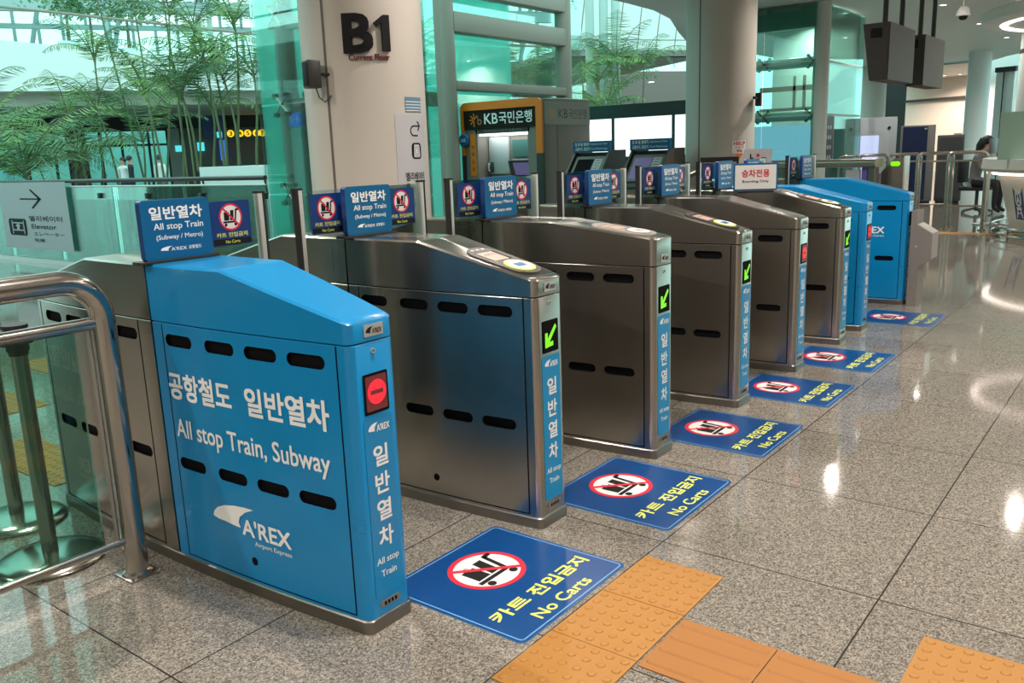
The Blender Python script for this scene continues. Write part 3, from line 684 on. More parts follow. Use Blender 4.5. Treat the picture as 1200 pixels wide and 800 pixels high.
MB().lathe(0, 0, [(.0, .09), (.03, .09), (.06, .07), (.085, .02), (.09, -.02), (.095, -.04), (.06, -.045)], 24).build('housing', SIGNW, dc); MB().lathe(0, 0, [(.06, -.045), (.055, -.075), (.035, -.095), (0, -.10)], 20).build('lens_dome', BLACK, dc)
DC = CAM+Vector((-math.sin(math.radians(1.0)), math.cos(math.radians(1.0)), 0))*14.3; DC.z = 0
RC = CAM+Vector((-math.sin(math.radians(3.0)), math.cos(math.radians(3.0)), 0))*17.2; RZ = 3.11
rg = thing('ring_lamp', 'large round ceiling lamp drum with a lit ring, upper right corner', 'ceiling lamp', (RC.x, RC.y, RZ))
b = MB(); b.lathe(0, 0, [(0, .03), (1.6, .03), (1.96, .02), (2.03, .06), (2.03, .20), (1.96, .24), (1.6, .24)], 72); b.build('drum', SIGNW, rg)
b = MB(); b.lathe(0, 0, [(1.63, .028), (1.65, .005), (1.73, .005), (1.75, .028)], 72); b.build('lit_ring', RINGM, rg)
b = MB(); b.lathe(0, 0, [(1.55, .22), (1.55, CZ-RZ)], 72); b.build('upper_cove', SIGNW, rg); MB().tube([(1.66*math.cos(2*PI*k/60), 1.66*math.sin(2*PI*k/60), .26) for k in range(60)], .02, 8, closed=True).build('cove_strip', COVEM, rg)

# ------------------------------------------------------------------ bank kiosk
kx1, ky0 = -6.90, 10.72; kw, kd, kh = 1.80, 1.50, 2.27
k_ = thing('bank_kiosk', 'grey cash machine booth with orange arch and dark lettered header', 'kiosk', (kx1-kw/2, ky0, 0))
def K(mb, name, mats, lab=None):
    o = mb.build(name, mats, k_)
    if lab: o['label'] = lab
    return o
a = kw/2; ff = frame((0, 0, 0), (1, 0, 0), (0, 0, 1))
b = MB(); b.box(-a+.005, a, .35, kd, 0, kh, 0, .04); b.box(-a+.005, -a+.34, .02, .4, 0, kh-.03); b.box(a-.34, a-.002, .02, .4, 0, kh-.03); b.box(-a+.3, a-.3, .02, .4, 1.72, kh-.03); K(b, 'housing', KGREY)
# arch (orange above, dark below)
b = MB(); out = [(-a, 1.35), (-a, kh-.12)]+[(-a+.12-.12*math.cos(t*PI/12), kh-.12+.12*math.sin(t*PI/12)) for t in range(1, 7)]+[(a-.12+.12*math.sin(t*PI/12), kh-.12+.12*math.cos(t*PI/12)) for t in range(0, 7)]+[(a, 1.35)]
inn = [(a-.13, 1.35), (a-.13, kh-.14), (-a+.06, kh-.14), (-a+.06, 1.35)]
b.prism(ff, out+inn, -.02, .03); K(b, 'arch_frame', ORANGE, 'orange arch')
b = MB(); b.box(-a, -a+.06, -.03, .02, 0, 1.35); b.box(a-.13, a, -.03, .02, 0, 1.35); K(b, 'arch_legs', DGREY)
hd = MB(); hd.box(-a+.07, a-.14, -.012, .02, 1.80, kh-.145, 0); fk = frame((0, -.0125, 0), (1, 0, 0), (0, 0, 1))
cu, cv = -a+.30, 1.965
for k in range(5):
    t = PI*.5+PI*.25*(k-1)+PI*.0; dx, dz = math.cos(t)*.11, math.sin(t)*.11; nx, nz = -dz*.09, dx*.09
    hd.flat(fk, [(cu+nx, cv+nz), (cu-nx, cv-nz), (cu+dx-nx, cv+dz-nz), (cu+dx+nx, cv+dz+nz)], .001, 2)
hd.flat(fk, [(cu-.01, cv), (cu+.012, cv), (cu+.012, cv-.12), (cu-.01, cv-.12)], .001, 2); hd.ring(fk, cu+.13, cv-.04, .03, .048, .001, 3, 20); hd.flat(fk, [(cu+.085, cv-.04), (cu+.1, cv-.04), (cu+.1, cv+.06), (cu+.085, cv+.06)], .001, 3)
hd.text(fk, 'KB', (-.36, 1.885, -.06, 2.06), .001, 1, .01); hd.text(fk, '국민은행', (-.03, 1.875, .68, 2.075), .001, 1, .012); K(hd, 'header_sign', [mat('kiosk header', (.018, .012, .008), .7, spec=.15), WHITE, ORANGE, mat('copper print', (.45, .17, .08), .4)])
rc = MB(); rc.box(-a+.34, a-.34, .36, .40, 0, 1.72, 0); rc.box(-a+.34, a-.34, .02, .36, .9, .95, 1); rc.box(-a+.36, -.08, .30, .37, 1.0, 1.66, 2, .02); rc.box(.0, a-.38, .31, .37, 1.30, 1.60, 3); rc.box(.0, a-.38, .30, .37, 1.02, 1.26, 2)
K(rc, 'alcove', [KLITE, KGREY, mat('alcove grey', (.34, .38, .38), .5), mat('alcove teal', (.05, .13, .12), .3)])
sc_ = MB(); sc_.prism(frame((.28, .26, 1.02), (1, 0, 0), (0, -.35, .94)), rrect(-.27, -.12, .27, .24, .02), 0, .03, 0); sc_.prism(frame((.28, .26, 1.02), (1, 0, 0), (0, -.35, .94)), rrect(-.17, -.03, .17, .20, .005), .03, .034, 1); K(sc_, 'machine_screen', [DGREY, BSCR])
ph = MB(); ph.box(-a+.37, -a+.47, .25, .31, 1.03, 1.22, 0, .015); ph.tube([(-a+.42, .23, 1.05), (-a+.42, .21, 1.12), (-a+.42, .23, 1.20)], .02, 8, 1); K(ph, 'handset', [DGREY, PALE])
lb = MB(); lb.box(-a+.36, a-.36, .05, .34, 1.68, 1.715); K(lb, 'alcove_lamp', glow('alcove strip lamp', (.9, 1, 1), 3)); al = bpy.data.lights.new('alcove lamp', 'AREA'); al.shape = 'RECTANGLE'; al.size = 1.0; al.size_y = .2; al.energy = 2.5; al.color = (.9, 1, .98)
alo = bpy.data.objects.new('alcove_light', al); COL.objects.link(alo); alo.parent = k_; alo.location = (0, .18, 1.66)
hb = MB(); fh = frame((0, .018, 0), (1, 0, 0), (0, 0, 1)); hb.prism(fh, [(-a+.37, 1.735), (a-.36, 1.735), (a-.36, 1.79), (-a+.37, 1.79)], 0, .01, 0); hb.text(fh, '현금자동지급기 교통카드', (-a+.5, 1.747, a-.45, 1.778), .012, 1); K(hb, 'alcove_header', [DGREY, KLITE])
ob = MB(); ob.prism(fh, rrect(-a+.17, .98, -a+.30, 1.72, .01), 0, .012, 0); 
for i, ch in enumerate('서비스용'): ob.text(fh, ch, (-a+.205, 1.46-.13*i, -a+.265, 1.53-.13*i), .013, 1, .02)
K(ob, 'side_label', [ORANGE, DGREY], 'orange vertical label')
rb = MB(); rb.lathe(0, 0, [(.12, -.02), (.12, .0), (.10, .02), (0, .025)], 28); rb.V = [Vector((-a+.06+v.x, -.03-v.z, 1.62+v.y)) for v in rb.V]; rb.text(frame((0, -.056, 0), (1, 0, 0), (0, 0, 1)), '365', (-a+.0, 1.59, -a+.12, 1.65), .001, 1, .01); K(rb, 'round_badge', [PBLUE, WHITE], 'round blue badge')
sd = MB(); fs = frame((a+.0005, 0, 0), (0, 1, 0), (0, 0, 1)); sd.prism(fs, rrect(.04, 1.82, kd-.03, kh-.06, .02), 0, .006, 0); sd.text(fs, 'KB', (.46, 1.93, .75, 2.08), .007, 1); sd.text(fs, '국민은행', (.78, 1.92, 1.36, 2.09), .007, 1); sd.flat(fs, [(.18, 1.93), (.34, 1.93), (.34, 2.08), (.18, 2.08)], .007, 2); sd.flat(fs, [(.03, .05), (.038, .05), (.038, 1.8), (.03, 1.8)], .001, 3); sd.flat(fs, [(.42, .05), (.428, .05), (.428, 1.8), (.42, 1.8)], .001, 3)
K(sd, 'side_sign', [KLITE, DGREY, mat('faded gold', (.42, .30, .14), .5), DARK])

# ------------------------------------------------------------------ ticket machines
def ticket_machine(cx, y0, lab, lit):
    t = thing('ticket_machine', lab, 'ticket machine', (cx, y0, 0), 'ticket machines by the columns'); h = .30
    sideP = [(0, 0), (0, .92), (.42, 1.46), (.42, 1.50), (.85, 1.50), (.85, 0)]      # (depth, height) profile, front leans back
    b = MB(); fp = frame((0, 0, 0), (0, 1, 0), (0, 0, 1)); b.prism(fp, [(.03, 0), (.03, .90), (.45, 1.44), (.84, 1.44), (.84, 0)], -h+.02, h-.02); b.build('cabinet', DGREY, t)
    for s_ in (-1, 1):
        b = MB(); b.prism(fp, [(-.02, .0), (-.02, .94), (.40, 1.47), (.45, 1.47), (.86, 1.47), (.86, 0)], s_*h-.015, s_*h+.015); b.build('side_panel', mat('machine side', (.085, .075, .068), .45) if 'machine side' not in MATS else MATS['machine side'], t)
    v = Vector((0, .42, .54)).normalized(); ff_ = frame((0, .024, .895), (1, 0, 0), v)
    b = MB(); b.prism(ff_, rrect(-.255, .10, .255, .60, .02), 0, .02, 0); b.prism(ff_, rrect(-.21, .14, .07, .54, .01), .02, .022, 1); b.prism(ff_, rrect(.09, .16, .22, .54, .01), .02, .023, 2)
    for i in range(7): b.flat(ff_, [(.11, .20+.05*i), (.20, .20+.05*i), (.20, .215+.05*i), (.11, .215+.05*i)], .0235, 3)
    b.build('touch_screen', [MGREY, BSCR if lit else DARK, PAPER, MGREY], t)
    b = MB(); f0 = frame((0, .026, 0), (1, 0, 0), (0, 0, 1)); b.prism(f0, rrect(-.25, .60, .25, .86, .01), 0, .02, 0); b.prism(f0, rrect(-.23, .66, -.06, .80, .01), .02, .03, 1); b.prism(f0, rrect(.03, .68, .14, .84, .01), .02, .03, 2); b.build('coin_panel', [MGREY, ORANGE, mat('coin slot', (.4, .25, .08), .3, .6), DARK], t)
    b = MB(); fh = frame((0, .36, 0), (1, 0, 0), (0, 0, 1)); b.box(-h-.02, h+.02, .36, .44, 1.45, 1.62, 0); b.text(fh, '일 회 용 발매기', (-.28, 1.545, -.02, 1.60), .002, 1, .015); b.text(fh, '교통카드 충전기', (-.28, 1.47, -.02, 1.525), .002, 1, .015)
    for i in range(2): b.text(fh, 'Single Journey Ticket' if i == 0 else 'Card Recharge', (.0, 1.552-.075*i, .29, 1.592-.075*i), .002, 1)
    b.build('header_sign', [PBLUE, WHITE], t)['label'] = 'blue header sign with white lettering'
    t.scale = (1, 1, .925)
    return t
ticket_machine(-5.35, 9.4, 'ticket machine with a dark screen beside the bank kiosk', False)
ticket_machine(-4.36, 9.4, 'ticket machine with a lit violet screen beside the beige column', True)

# backlit wall behind the machines
bw = thing('lightbox_wall', 'bright backlit white panels in a black frame behind the ticket machines', 'lightbox', (-7.9, 16.0, 0))
LZ = at(750, 137, Y=16).z; LT = at(750, 121, Y=16).z
b = MB(); b.box(-2.2, 2.4, 0, .2, 0, 1.2); b.box(-2.2, 2.4, -.02, .25, LZ, LT); 
for x in (-2.2, -.80, .72, 2.34): b.box(x, x+.06, -.015, .2, 1.2, LZ)
b.build('frame', DWALL, bw)
for i, (x0, x1) in enumerate(((-2.14, -.80), (-.74, .72), (.78, 2.34))):
    q = frame((0, .02, 0), (1, 0, 0), (0, 0, 1)); b = MB(); b.prism(q, [(x0, 1.2), (x1, 1.2), (x1, LZ), (x0, LZ)], -.05, 0, 0); b.flat(q, [(x1-.36, LZ-.2), (x1-.08, LZ-.2), (x1-.08, LZ-.06), (x1-.36, LZ-.06)], .002, 1 if i == 2 else 0)
    b.build('lit_panel', [LITP, glow('pale blue picture', (.35, .55, .85), .9)], bw)

# standing boards near the far gates
def board(x, y, z, rz, wd, ht, lab, mats, fn, foot=True, cat='sign', name='standing_sign'):
    s_ = thing(name, lab, cat, (x, y, z), rz=rz); q = frame((.0, 0, 0), (0, 1, 0), (0, 0, 1)); b = MB()
    b.prism(q, rrect(-wd/2, .012, wd/2, ht, .006), -.02, 0, 0); fn(b, q); b.build('panel', mats, s_)
    if foot: MB().box(-.06, .04, -wd*.4, wd*.4, 0, .014, 0, .003).build('foot', RUBBER, s_)
    return s_
def bo(b, q):
    b.prism(q, [(-.132, .022), (.132, .022), (.132, .178), (-.132, .178)], 0, .001, 1); b.text(q, '승차전용', (-.088, .10, .088, .148), .0018, 2, .025); b.text(q, 'Boarding Only', (-.085, .06, .085, .080), .0018, 3, .02)
pb = at(885, 224, Z=1.062)
board(pb.x, pb.y, 1.0552, math.atan2(CAM.y-pb.y, CAM.x-pb.x)+.12, .285, .19, 'white Boarding Only board with blue rim standing on the far blue gate', [PBLUE, SIGNW, RED, BLACK], bo)
def pk(b, q): b.text(q, '+', (-.10, .20, .0, .28), .001, 1, .06); b.text(q, ':', (.02, .19, .06, .29), .001, 2, .06)
def pk(b, q):
    b.text(q, 'P', (-.14, .86, -.02, 1.02), .001, 1, .03); b.flat(q, circle(.08, .98, .05, 16), .001, 2); b.flat(q, circle(.08, .86, .03, 12), .001, 2)
def post_board(px, py, D, wd, z0, z1, lab, mats, fn):
    p = at(px, py, D=D); o = thing('notice_stand', lab, 'sign', (p.x, p.y, 0), rz=math.atan2(CAM.y-p.y, CAM.x-p.x)); q = frame((0, 0, 0), (0, 1, 0), (0, 0, 1))
    b = MB(); b.prism(q, rrect(-wd/2, z0, wd/2, z1, .01), -.03, 0, 0); fn(b, q); b.build('panel', mats, o)
    MB().tube([(-.045, 0, .02), (-.045, 0, z1-.05)], .02, 10).build('pole', DGREY, o); MB().lathe(-.045, 0, [(0, 0), (.16, 0), (.16, .02), (0, .03)], 24).build('base', DGREY, o)
def red_marks(b, q): b.flat(q, [(-.08, 1.18), (-.065, 1.18), (-.065, 1.27), (-.08, 1.27)], .001, 2); b.flat(q, [(-.065, 1.22), (-.045, 1.22), (-.045, 1.235), (-.065, 1.235)], .001, 2); b.flat(q, circle(.0, 1.255, .018, 14), .001, 1); b.flat(q, circle(.0, 1.21, .010, 12), .001, 1)
post_board(888, 190, 9.4, .28, .90, 1.32, 'beige standing board with red marks behind the Boarding Only board', [PAPER, RED, BLACK], red_marks)
def dark_fr(b, q): b.prism(q, rrect(-.15, .98, .15, 1.22, .005), 0, .004, 1); b.flat(q, [(-.12, 1.05), (.06, 1.05), (.06, 1.19), (-.12, 1.19)], .005, 2)
post_board(843, 200, 8.2, .34, .95, 1.265, 'black framed standing panel behind the far gates, left of the HELP column notice', [BLACK, MGREY, PBLUE], dark_fr)
pr_ = [at(802, 222, D=8.9), at(801, 214, D=8.9), at(806, 206, D=8.9), at(815, 202, D=8.9), at(842, 200, D=8.9), at(905, 198, D=8.9)]
gr = thing('guard_rail', 'thick steel guard rail with a bent end behind the far gates', 'rail', (pr_[0].x, pr_[0].y, 0)); og = Vector((pr_[0].x, pr_[0].y, 0))
MB().tube([Vector((pr_[0].x, pr_[0].y, 0))-og]+[v-og for v in pr_]+[Vector((pr_[-1].x, pr_[-1].y, 0))-og], .032, 14).build('bent_tube', STEEL2, gr)

# ------------------------------------------------------------------ far right: barriers, scanners, desk
def loop(px0, px1, D, lab):
    p, q = at((px0+px1)/2, 180, D=D), None; wd = (px1-px0)*D/FOC*.99; h = 1.365-.0165*D+.02; az = math.atan2(CAM.y-p.y, CAM.x-p.x)
    g = thing('barrier_hoop', lab, 'barrier', (p.x, p.y, 0), 'steel barrier hoops on the far floor', az+PI/2); hw_ = wd/2; r = .07
    P = [(-hw_, 0, 0), (-hw_, 0, h-r)]+[(-hw_+r-r*math.cos(PI/2*i/5), 0, h-r+r*math.sin(PI/2*i/5)) for i in range(1, 6)]+[(hw_-r+r*math.sin(PI/2*i/5), 0, h-r+r*math.cos(PI/2*i/5)) for i in range(0, 6)]+[(hw_, 0, 0)]
    MB().tube(P, .026, 12).build('hoop', STEEL2, g)
    for z in (h-.12, .36): MB().tube([(-hw_, 0, z), (hw_, 0, z)], .014, 8).build('cross_bar', STEEL2, g)
    for s_ in (-1, 1): MB().lathe(s_*hw_, 0, [(.055, 0), (.055, .015), (.03, .02)], 16).build('foot', STEEL2, g)
for q in ((985, 1006, 17.5, 'leftmost small steel hoop barrier, in front of the grey scanner'), (1010, 1038, 16.8, 'steel hoop barrier in front of the scanner window'), (1046, 1076, 15.8, 'steel hoop barrier before the dark blue cabinet, behind the green lit gate post'), (1080, 1113, 15, 'steel hoop barrier in front of the grey cabinet'), (1117, 1152, 14.6, 'rightmost steel hoop barrier, next to the round desk')): loop(*q)
# staff gate post with green lamp and its long rail
p = at(1050, 184, D=10.6)
sg_ = thing('staff_gate', 'steel gate post with a green lit lamp behind the last blue gate', 'gate', (p.x, p.y, 0), rz=0)
b = MB(); b.prism(frame((0, 0, 0), (1, 0, 0), (0, 0, 1)), [(-.12, 0), (-.12, 1.02), (.0, 1.16), (.12, 1.18), (.12, 0)], -.09, .09); b.build('housing', STEEL, sg_)
b = MB(); b.prism(frame((0, -.091, 0), (1, 0, 0), (0, 0, 1)), stadium(.02, 1.105, .10, .05), 0, .006); b.build('green_lamp', LEDG, sg_)
MB().box(-.30, -.12, -.02, .02, .35, 1.0).build('side_wing', PALE, sg_)
MB().box(.105, .125, -.095, .095, .02, 1.185, 0, .003).build('front_trim', PALE, sg_)
pa, pb_ = at(905, 203, D=11.0), at(1030, 198, D=10.3)
fz = thing('fence_rail', 'long steel topped barrier behind the far blue gates', 'barrier', (0, 0, 0))
zr = pa.z+.0; b = MB(); d_ = (pb_-pa); d_.z = 0; d_.normalize(); nn = Vector((-d_.y, d_.x, 0))
q = frame(Vector((pa.x, pa.y, 0)), nn, (0, 0, 1)); ln = (Vector((pb_.x, pb_.y, 0))-Vector((pa.x, pa.y, 0))).length
b.prism(q, rrect(-.09, 1.08, .09, 1.17, .035), 0, ln); b.build('top_rail', mat('warm steel', (.50, .42, .36), .3, 1), fz)
b = MB(); b.prism(q, [(-.03, 0), (.03, 0), (.03, 1.09), (-.03, 1.09)], .05, ln*.35); b.build('panel', STEEL, fz)
b = MB(); b.prism(q, [(-.05, .0), (.05, 0), (.05, 1.09), (-.05, 1.09)], ln*.93, ln*.98); b.build('post', STEELD, fz)
b = MB(); b.prism(q, [(-.02, .7), (.02, .7), (.02, 1.05), (-.02, 1.05)], ln*.72, ln*.84); b.build('notice', PAPER, fz)
b = MB(); b.prism(q, [(-.02, .0), (.02, 0), (.02, 1.09), (-.02, 1.09)], ln*.86, ln*.91); b.build('violet_panel', mat('violet board', (.16, .12, .45), .4), fz)

def cabinet(px0, px1, ytop, D, depth, lab, name, body, fn=None, cat='cabinet'):
    A, B = at(px0, ytop, D=D), at(px1, ytop, D=D); wd = (Vector((B.x-A.x, B.y-A.y))).length; h = A.z; c = (A+B)/2; az = math.atan2(B.y-A.y, B.x-A.x)
    o = thing(name, lab, cat, (c.x, c.y, 0), rz=az); MB().box(-wd/2, wd/2, 0, depth, .06, h, 0, .015).build('body', body, o)
    MB().box(-wd/2+.03, wd/2-.03, .03, depth-.03, 0, .07).build('base', DWALL, o)
    if fn: fn(o, wd, h)
    return o
def scan(o, wd, h):
    q = frame((0, -.001, 0), (1, 0, 0), (0, 0, 1)); b = MB(); b.prism(q, rrect(-wd*.24, h*.18, wd*.14, h*.80, .02), 0, .01, 0); b.build('lit_window', glow('scanner window', (.45, .55, .85), .75, (.4, .45, .6)), o)
    b = MB(); b.prism(q, rrect(-wd*.30, h*.10, wd*.24, h*.84, .02), 0, .004); b.prism(q, circle(wd*.34, h*.88, .03, 16), 0, .01, 1); b.build('door', [mat('scanner door', (.38, .42, .47), .4), BLACK], o)
cabinet(995, 1052, 139, 20, .8, 'pale grey scanner cabinet with a lit window beside the glass shaft', 'scanner_cabinet', mat('scanner grey', (.33, .37, .41), .4), scan)
def blu(o, wd, h):
    q = frame((0, -.001, 0), (1, 0, 0), (0, 0, 1)); MB().prism(q, rrect(-wd/2+.05, .10, wd*.28, h-.03, .01), 0, .02).build('door', mat('navy door', (.004, .014, .06), .35), o); MB().prism(frame((wd*.18, -.021, h-.09), (1, 0, 0), (0, 0, 1)), rrect(0, 0, .05, .03, .005), 0, .003).build('label_plate', PALE, o)
cabinet(1056, 1097, 147.5, 20.5, .8, 'tall dark blue cabinet between the grey scanner and the low grey one', 'blue_cabinet', mat('cabinet grey side', (.16, .16, .165), .45), blu)
def gry(o, wd, h):
    q = frame((0, -.001, 0), (1, 0, 0), (0, 0, 1)); MB().prism(q, rrect(-wd/2+.04, .12, wd/2-.04, h-.05, .01), 0, .015).build('door', mat('slate door', (.045, .05, .055), .4), o); MB().prism(frame((wd*.2, .0, h), (1, 0, 0), (0, 1, 0)), rrect(-.06, .1, .1, .2, .01), 0, .03).build('cap', PALE, o)
cabinet(1099, 1131, 158.5, 20.5, .7, 'low slate grey cabinet left of the round desk', 'grey_cabinet', mat('slate side', (.07, .075, .08), .45), gry)

dk = thing('information_desk', 'large round white reception desk at the right edge', 'desk', (DC.x, DC.y, 0))
b = MB(); b.lathe(0, 0, [(1.55, 0), (1.62, .10), (1.70, .40), (1.80, .80), (1.82, .83), (1.6, .83)], 96); b.build('drum', mat('desk cream', (.72, .64, .57), .35), dk)
b = MB(); b.lathe(0, 0, [(1.86, .875), (2.02, .89), (2.04, .93), (2.02, 1.06), (1.5, 1.06), (1.5, .88), (1.86, .875)], 96); b.build('counter', mat('counter grey', (.50, .49, .46), .35), dk)
b = MB(); b.lathe(0, 0, [(1.83, .845), (1.90, .845), (1.90, .87), (1.83, .87)], 96); b.build('light_strip', glow('desk light strip', (1, .86, .74), 3.5), dk)
rr = [(1.86*math.cos(2*PI*k/80), 1.86*math.sin(2*PI*k/80), 0) for k in range(80)]
b = MB(); b.tube([(x, y, .14) for x, y, z in rr], .016, 8, closed=True); b.tube([(x, y, .045) for x, y, z in rr], .014, 8, closed=True)
for k in range(0, 80, 8): b.tube([(rr[k][0], rr[k][1], .0), (rr[k][0], rr[k][1], .14)], .014, 8); b.tube([(rr[k][0], rr[k][1], .10), (rr[k][0]*.85, rr[k][1]*.85, .10)], .012, 8)
b.build('foot_rail', STEEL2, dk)
pd = at(1171, 225, D=13.3); ad = math.atan2(pd.y-DC.y, pd.x-DC.x)
rad = lambda v: 1.655+.125*(v-.2)/.6
fd = lambda u, v, d=0.: Vector(((rad(v)+.012+d)*math.cos(ad+u/1.75), (rad(v)+.012+d)*math.sin(ad+u/1.75), v))
b = MB(); curved = [(-.14, .24), (.14, .24), (.14, .70), (-.14, .70)]
b.prism(fd, curved, -.004, .002, 1); b.flat(fd, [(-.125, .255), (.125, .255), (.125, .685), (-.125, .685)], .003, 0)
b.outline(fd, stadium(0, .54, .15, .22, 6), .028, .0045, 1); b.flat(fd, [(-.045, .47), (0, .60), (.045, .47), (0, .50)], .0045, 1); b.flat(fd, [(-.06, .385), (.06, .385), (.06, .425), (-.06, .425)], .0045, 1)
b.flat(fd, [(-.05, .385), (-.025, .385), (-.06, .28), (-.085, .28)], .0045, 1); b.flat(fd, [(.05, .385), (.025, .385), (.06, .28), (.085, .28)], .0045, 1); b.flat(fd, [(-.045, .335), (.045, .335), (.045, .35), (-.045, .35)], .0045, 1)
b.build('train_sign', [NBLUE, SIGNW], dk)['label'] = 'blue train pictogram panel'
p0, p1 = at(1169, 180, D=13.1), at(1240, 180, D=13.1)
b = MB(); V = [(p0.x-DC.x, p0.y-DC.y, 1.06), (p1.x-DC.x, p1.y-DC.y, 1.06), (p1.x-DC.x, p1.y-DC.y, 1.66), (p0.x-DC.x, p0.y-DC.y, 1.66)]; n_ = Vector((p1.y-p0.y, p0.x-p1.x, 0)).normalized()*-.02
b.add(V+[tuple(Vector(v)+n_) for v in V], [(0, 1, 2, 3), (7, 6, 5, 4), (0, 4, 5, 1), (1, 5, 6, 2), (2, 6, 7, 3), (3, 7, 4, 0)]); b.build('screen_panel', mat('frosted green glass', (.36, .56, .46), .35), dk)

# ------------------------------------------------------------------ people
def skin_body(parent, name, verts, edges, m, root=0):
    me = bpy.data.meshes.new(name); me.from_pydata([v[0] for v in verts], edges, []); o = bpy.data.objects.new(name, me); COL.objects.link(o)
    sk = o.modifiers.new('s', 'SKIN'); sk.use_smooth_shade = True
    for i, v in enumerate(verts):
        d = me.skin_vertices[0].data[i]; r = v[1]; d.radius = (r, r) if not isinstance(r, tuple) else r; d.use_root = i == root
    ss = o.modifiers.new('u', 'SUBSURF'); ss.levels = 1; ss.render_levels = 1
    bpy.context.view_layer.update(); apply_mods(o); o.data.materials.clear()
    for k in (m if isinstance(m, list) else [m]): o.data.materials.append(k)
    o.parent = parent; o.data.shade_smooth(); return o
def person(x, y, rz, lab, top, legs, H=1.66, seated=False, name='person', step=.0):
    g = thing(name, lab, 'person', (x, y, 0), rz=rz); s = H/1.66       # faces local -Y
    if not seated:
        hip = .90*s
        V = [((0, 0, hip), (.135*s, .10*s)), ((0, 0, 1.10*s), (.125*s, .09*s)), ((0, 0, 1.28*s), (.15*s, .10*s)), ((0, 0, 1.38*s), (.10*s, .08*s)), ((0, -.005, 1.44*s), .052*s), ((0, -.02*s, 1.50*s), (.065*s, .075*s)), ((0, -.015*s, 1.58*s), (.075*s, .09*s)), ((0, -.01*s, 1.62*s), (.055*s, .065*s))]
        E = [(i, i+1) for i in range(7)]
        for sg in (-1, 1):
            b = len(V); V += [((sg*.09*s, 0, .84*s), .095*s), ((sg*.10*s, -.02*s+sg*step, .48*s), .062*s), ((sg*.10*s, .0+sg*step*1.6, .09*s), .042*s), ((sg*.10*s, -.12*s+sg*step*1.6, .035*s), .032*s)]; E += [(0, b), (b, b+1), (b+1, b+2), (b+2, b+3)]
            b = len(V); V += [((sg*.18*s, 0, 1.35*s), .062*s), ((sg*.24*s, .02*s, 1.10*s), .043*s), ((sg*.25*s, -.06*s, .86*s), .030*s), ((sg*.25*s, -.08*s, .77*s), .026*s)]; E += [(2, b), (b, b+1), (b+1, b+2), (b+2, b+3)]
        hz = (0, -.01*s, 1.575*s)
    else:
        V = [((0, .10, .56), (.15, .11)), ((0, .06, .78), (.135, .10)), ((0, -.02, .98), (.155, .11)), ((0, -.06, 1.08), (.10, .08)), ((0, -.10, 1.14), .05), ((0, -.135, 1.20), (.062, .07)), ((0, -.14, 1.27), (.072, .085)), ((0, -.135, 1.31), (.05, .06))]
        E = [(i, i+1) for i in range(7)]
        for sg in (-1, 1):
            b = len(V); V += [((sg*.10, .02, .55), .095), ((sg*.11, -.36, .53), .065), ((sg*.11, -.34, .10), .042), ((sg*.11, -.46, .04), .033)]; E += [(0, b), (b, b+1), (b+1, b+2), (b+2, b+3)]
            b = len(V); V += [((sg*.19, -.03, 1.04), .06), ((sg*.22, -.10, .80), .043), ((sg*.16, -.36, .84), .03), ((sg*.12, -.46, .86), .026)]; E += [(2, b), (b, b+1), (b+1, b+2), (b+2, b+3)]
        hz = (0, -.13, 1.255)
    o = skin_body(g, 'body', V, E, [SKIN, top, legs])
    for p in o.data.polygons:
        z = p.center.z; xx = abs(p.center.x)
        if not seated: p.material_index = 2 if z < .90*s else (1 if z < 1.42*s and not (xx > .2*s and z < .84*s) else 0)
        else: p.material_index = 2 if (z < .60 and xx < .2) else (1 if z < 1.11 and not (p.center.y < -.38 and z > .7) else 0)
    b = MB(); R = .098*s if not seated else .10
    for i in range(9):
        pass
    prof = [(math.sin(PI*.62*i/8)*R, math.cos(PI*.62*i/8)*R*1.18) for i in range(9)]
    b.lathe(0, 0, [(max(.001, r), z) for r, z in prof], 20); b.V = [Vector((hz[0]+v.x, hz[1]+.022+v.y*1.08+(.03 if v.z < 0 else 0), hz[2]+.012+v.z)) for v in b.V]
    if seated: b.tube([(hz[0], hz[1]+.07, hz[2]+.06), (hz[0], hz[1]+.12, hz[2]-.05), (hz[0], hz[1]+.14, hz[2]-.2), (hz[0], hz[1]+.15, hz[2]-.3)], [.075, .085, .07, .03], 14)
    b.build('hair', HAIR, g)
    b = MB(); f_ = hz[1]-(.085*s if not seated else .085)
    b.lathe(0, 0, [(.001, .022), (.008, .012), (.013, -.012), (.001, -.022)], 8); b.V = [Vector((v.x, f_+v.y-.004, hz[2]-.028+v.z)) for v in b.V]
    for sg in (-1, 1): b.box(sg*.03-.011, sg*.03+.011, f_+.002, f_+.012, hz[2]-.012, hz[2]-.002, 1)
    b.box(-.022, .022, f_+.004, f_+.014, hz[2]-.070, hz[2]-.062, 2); b.build('face', [SKIN, BLACK, RED], g)
    return g
p = at(1149, 175, D=18.0); az = math.atan2(DC.y-p.y, DC.x-p.x)
person(p.x, p.y, math.radians(78), 'seated person with long black hair in a grey jacket behind the round desk', CLG, CLB, seated=True)
ch = thing('office_chair', 'dark chair under the person behind the round desk', 'chair', (p.x, p.y, 0), rz=math.radians(78))
MB().box(-.22, .22, -.20, .25, .41, .47, 0, .02).build('seat', CLB, ch); MB().box(-.2, .2, .24, .29, .55, .95, 0, .02).build('backrest', CLB, ch); MB().tube([(0, 0, .04), (0, 0, .42)], .03, 10).build('column', DGREY, ch)
b = MB()
for k in range(5): a_ = 2*PI*k/5; b.tube([(0, 0, .09), (.26*math.cos(a_), .26*math.sin(a_), .04), (.26*math.cos(a_), .26*math.sin(a_), .0)], .02, 8)
b.tube([(0, .2, .44), (0, .28, .5), (0, .27, .6)], .015, 8)
b.build('base', DGREY, ch)
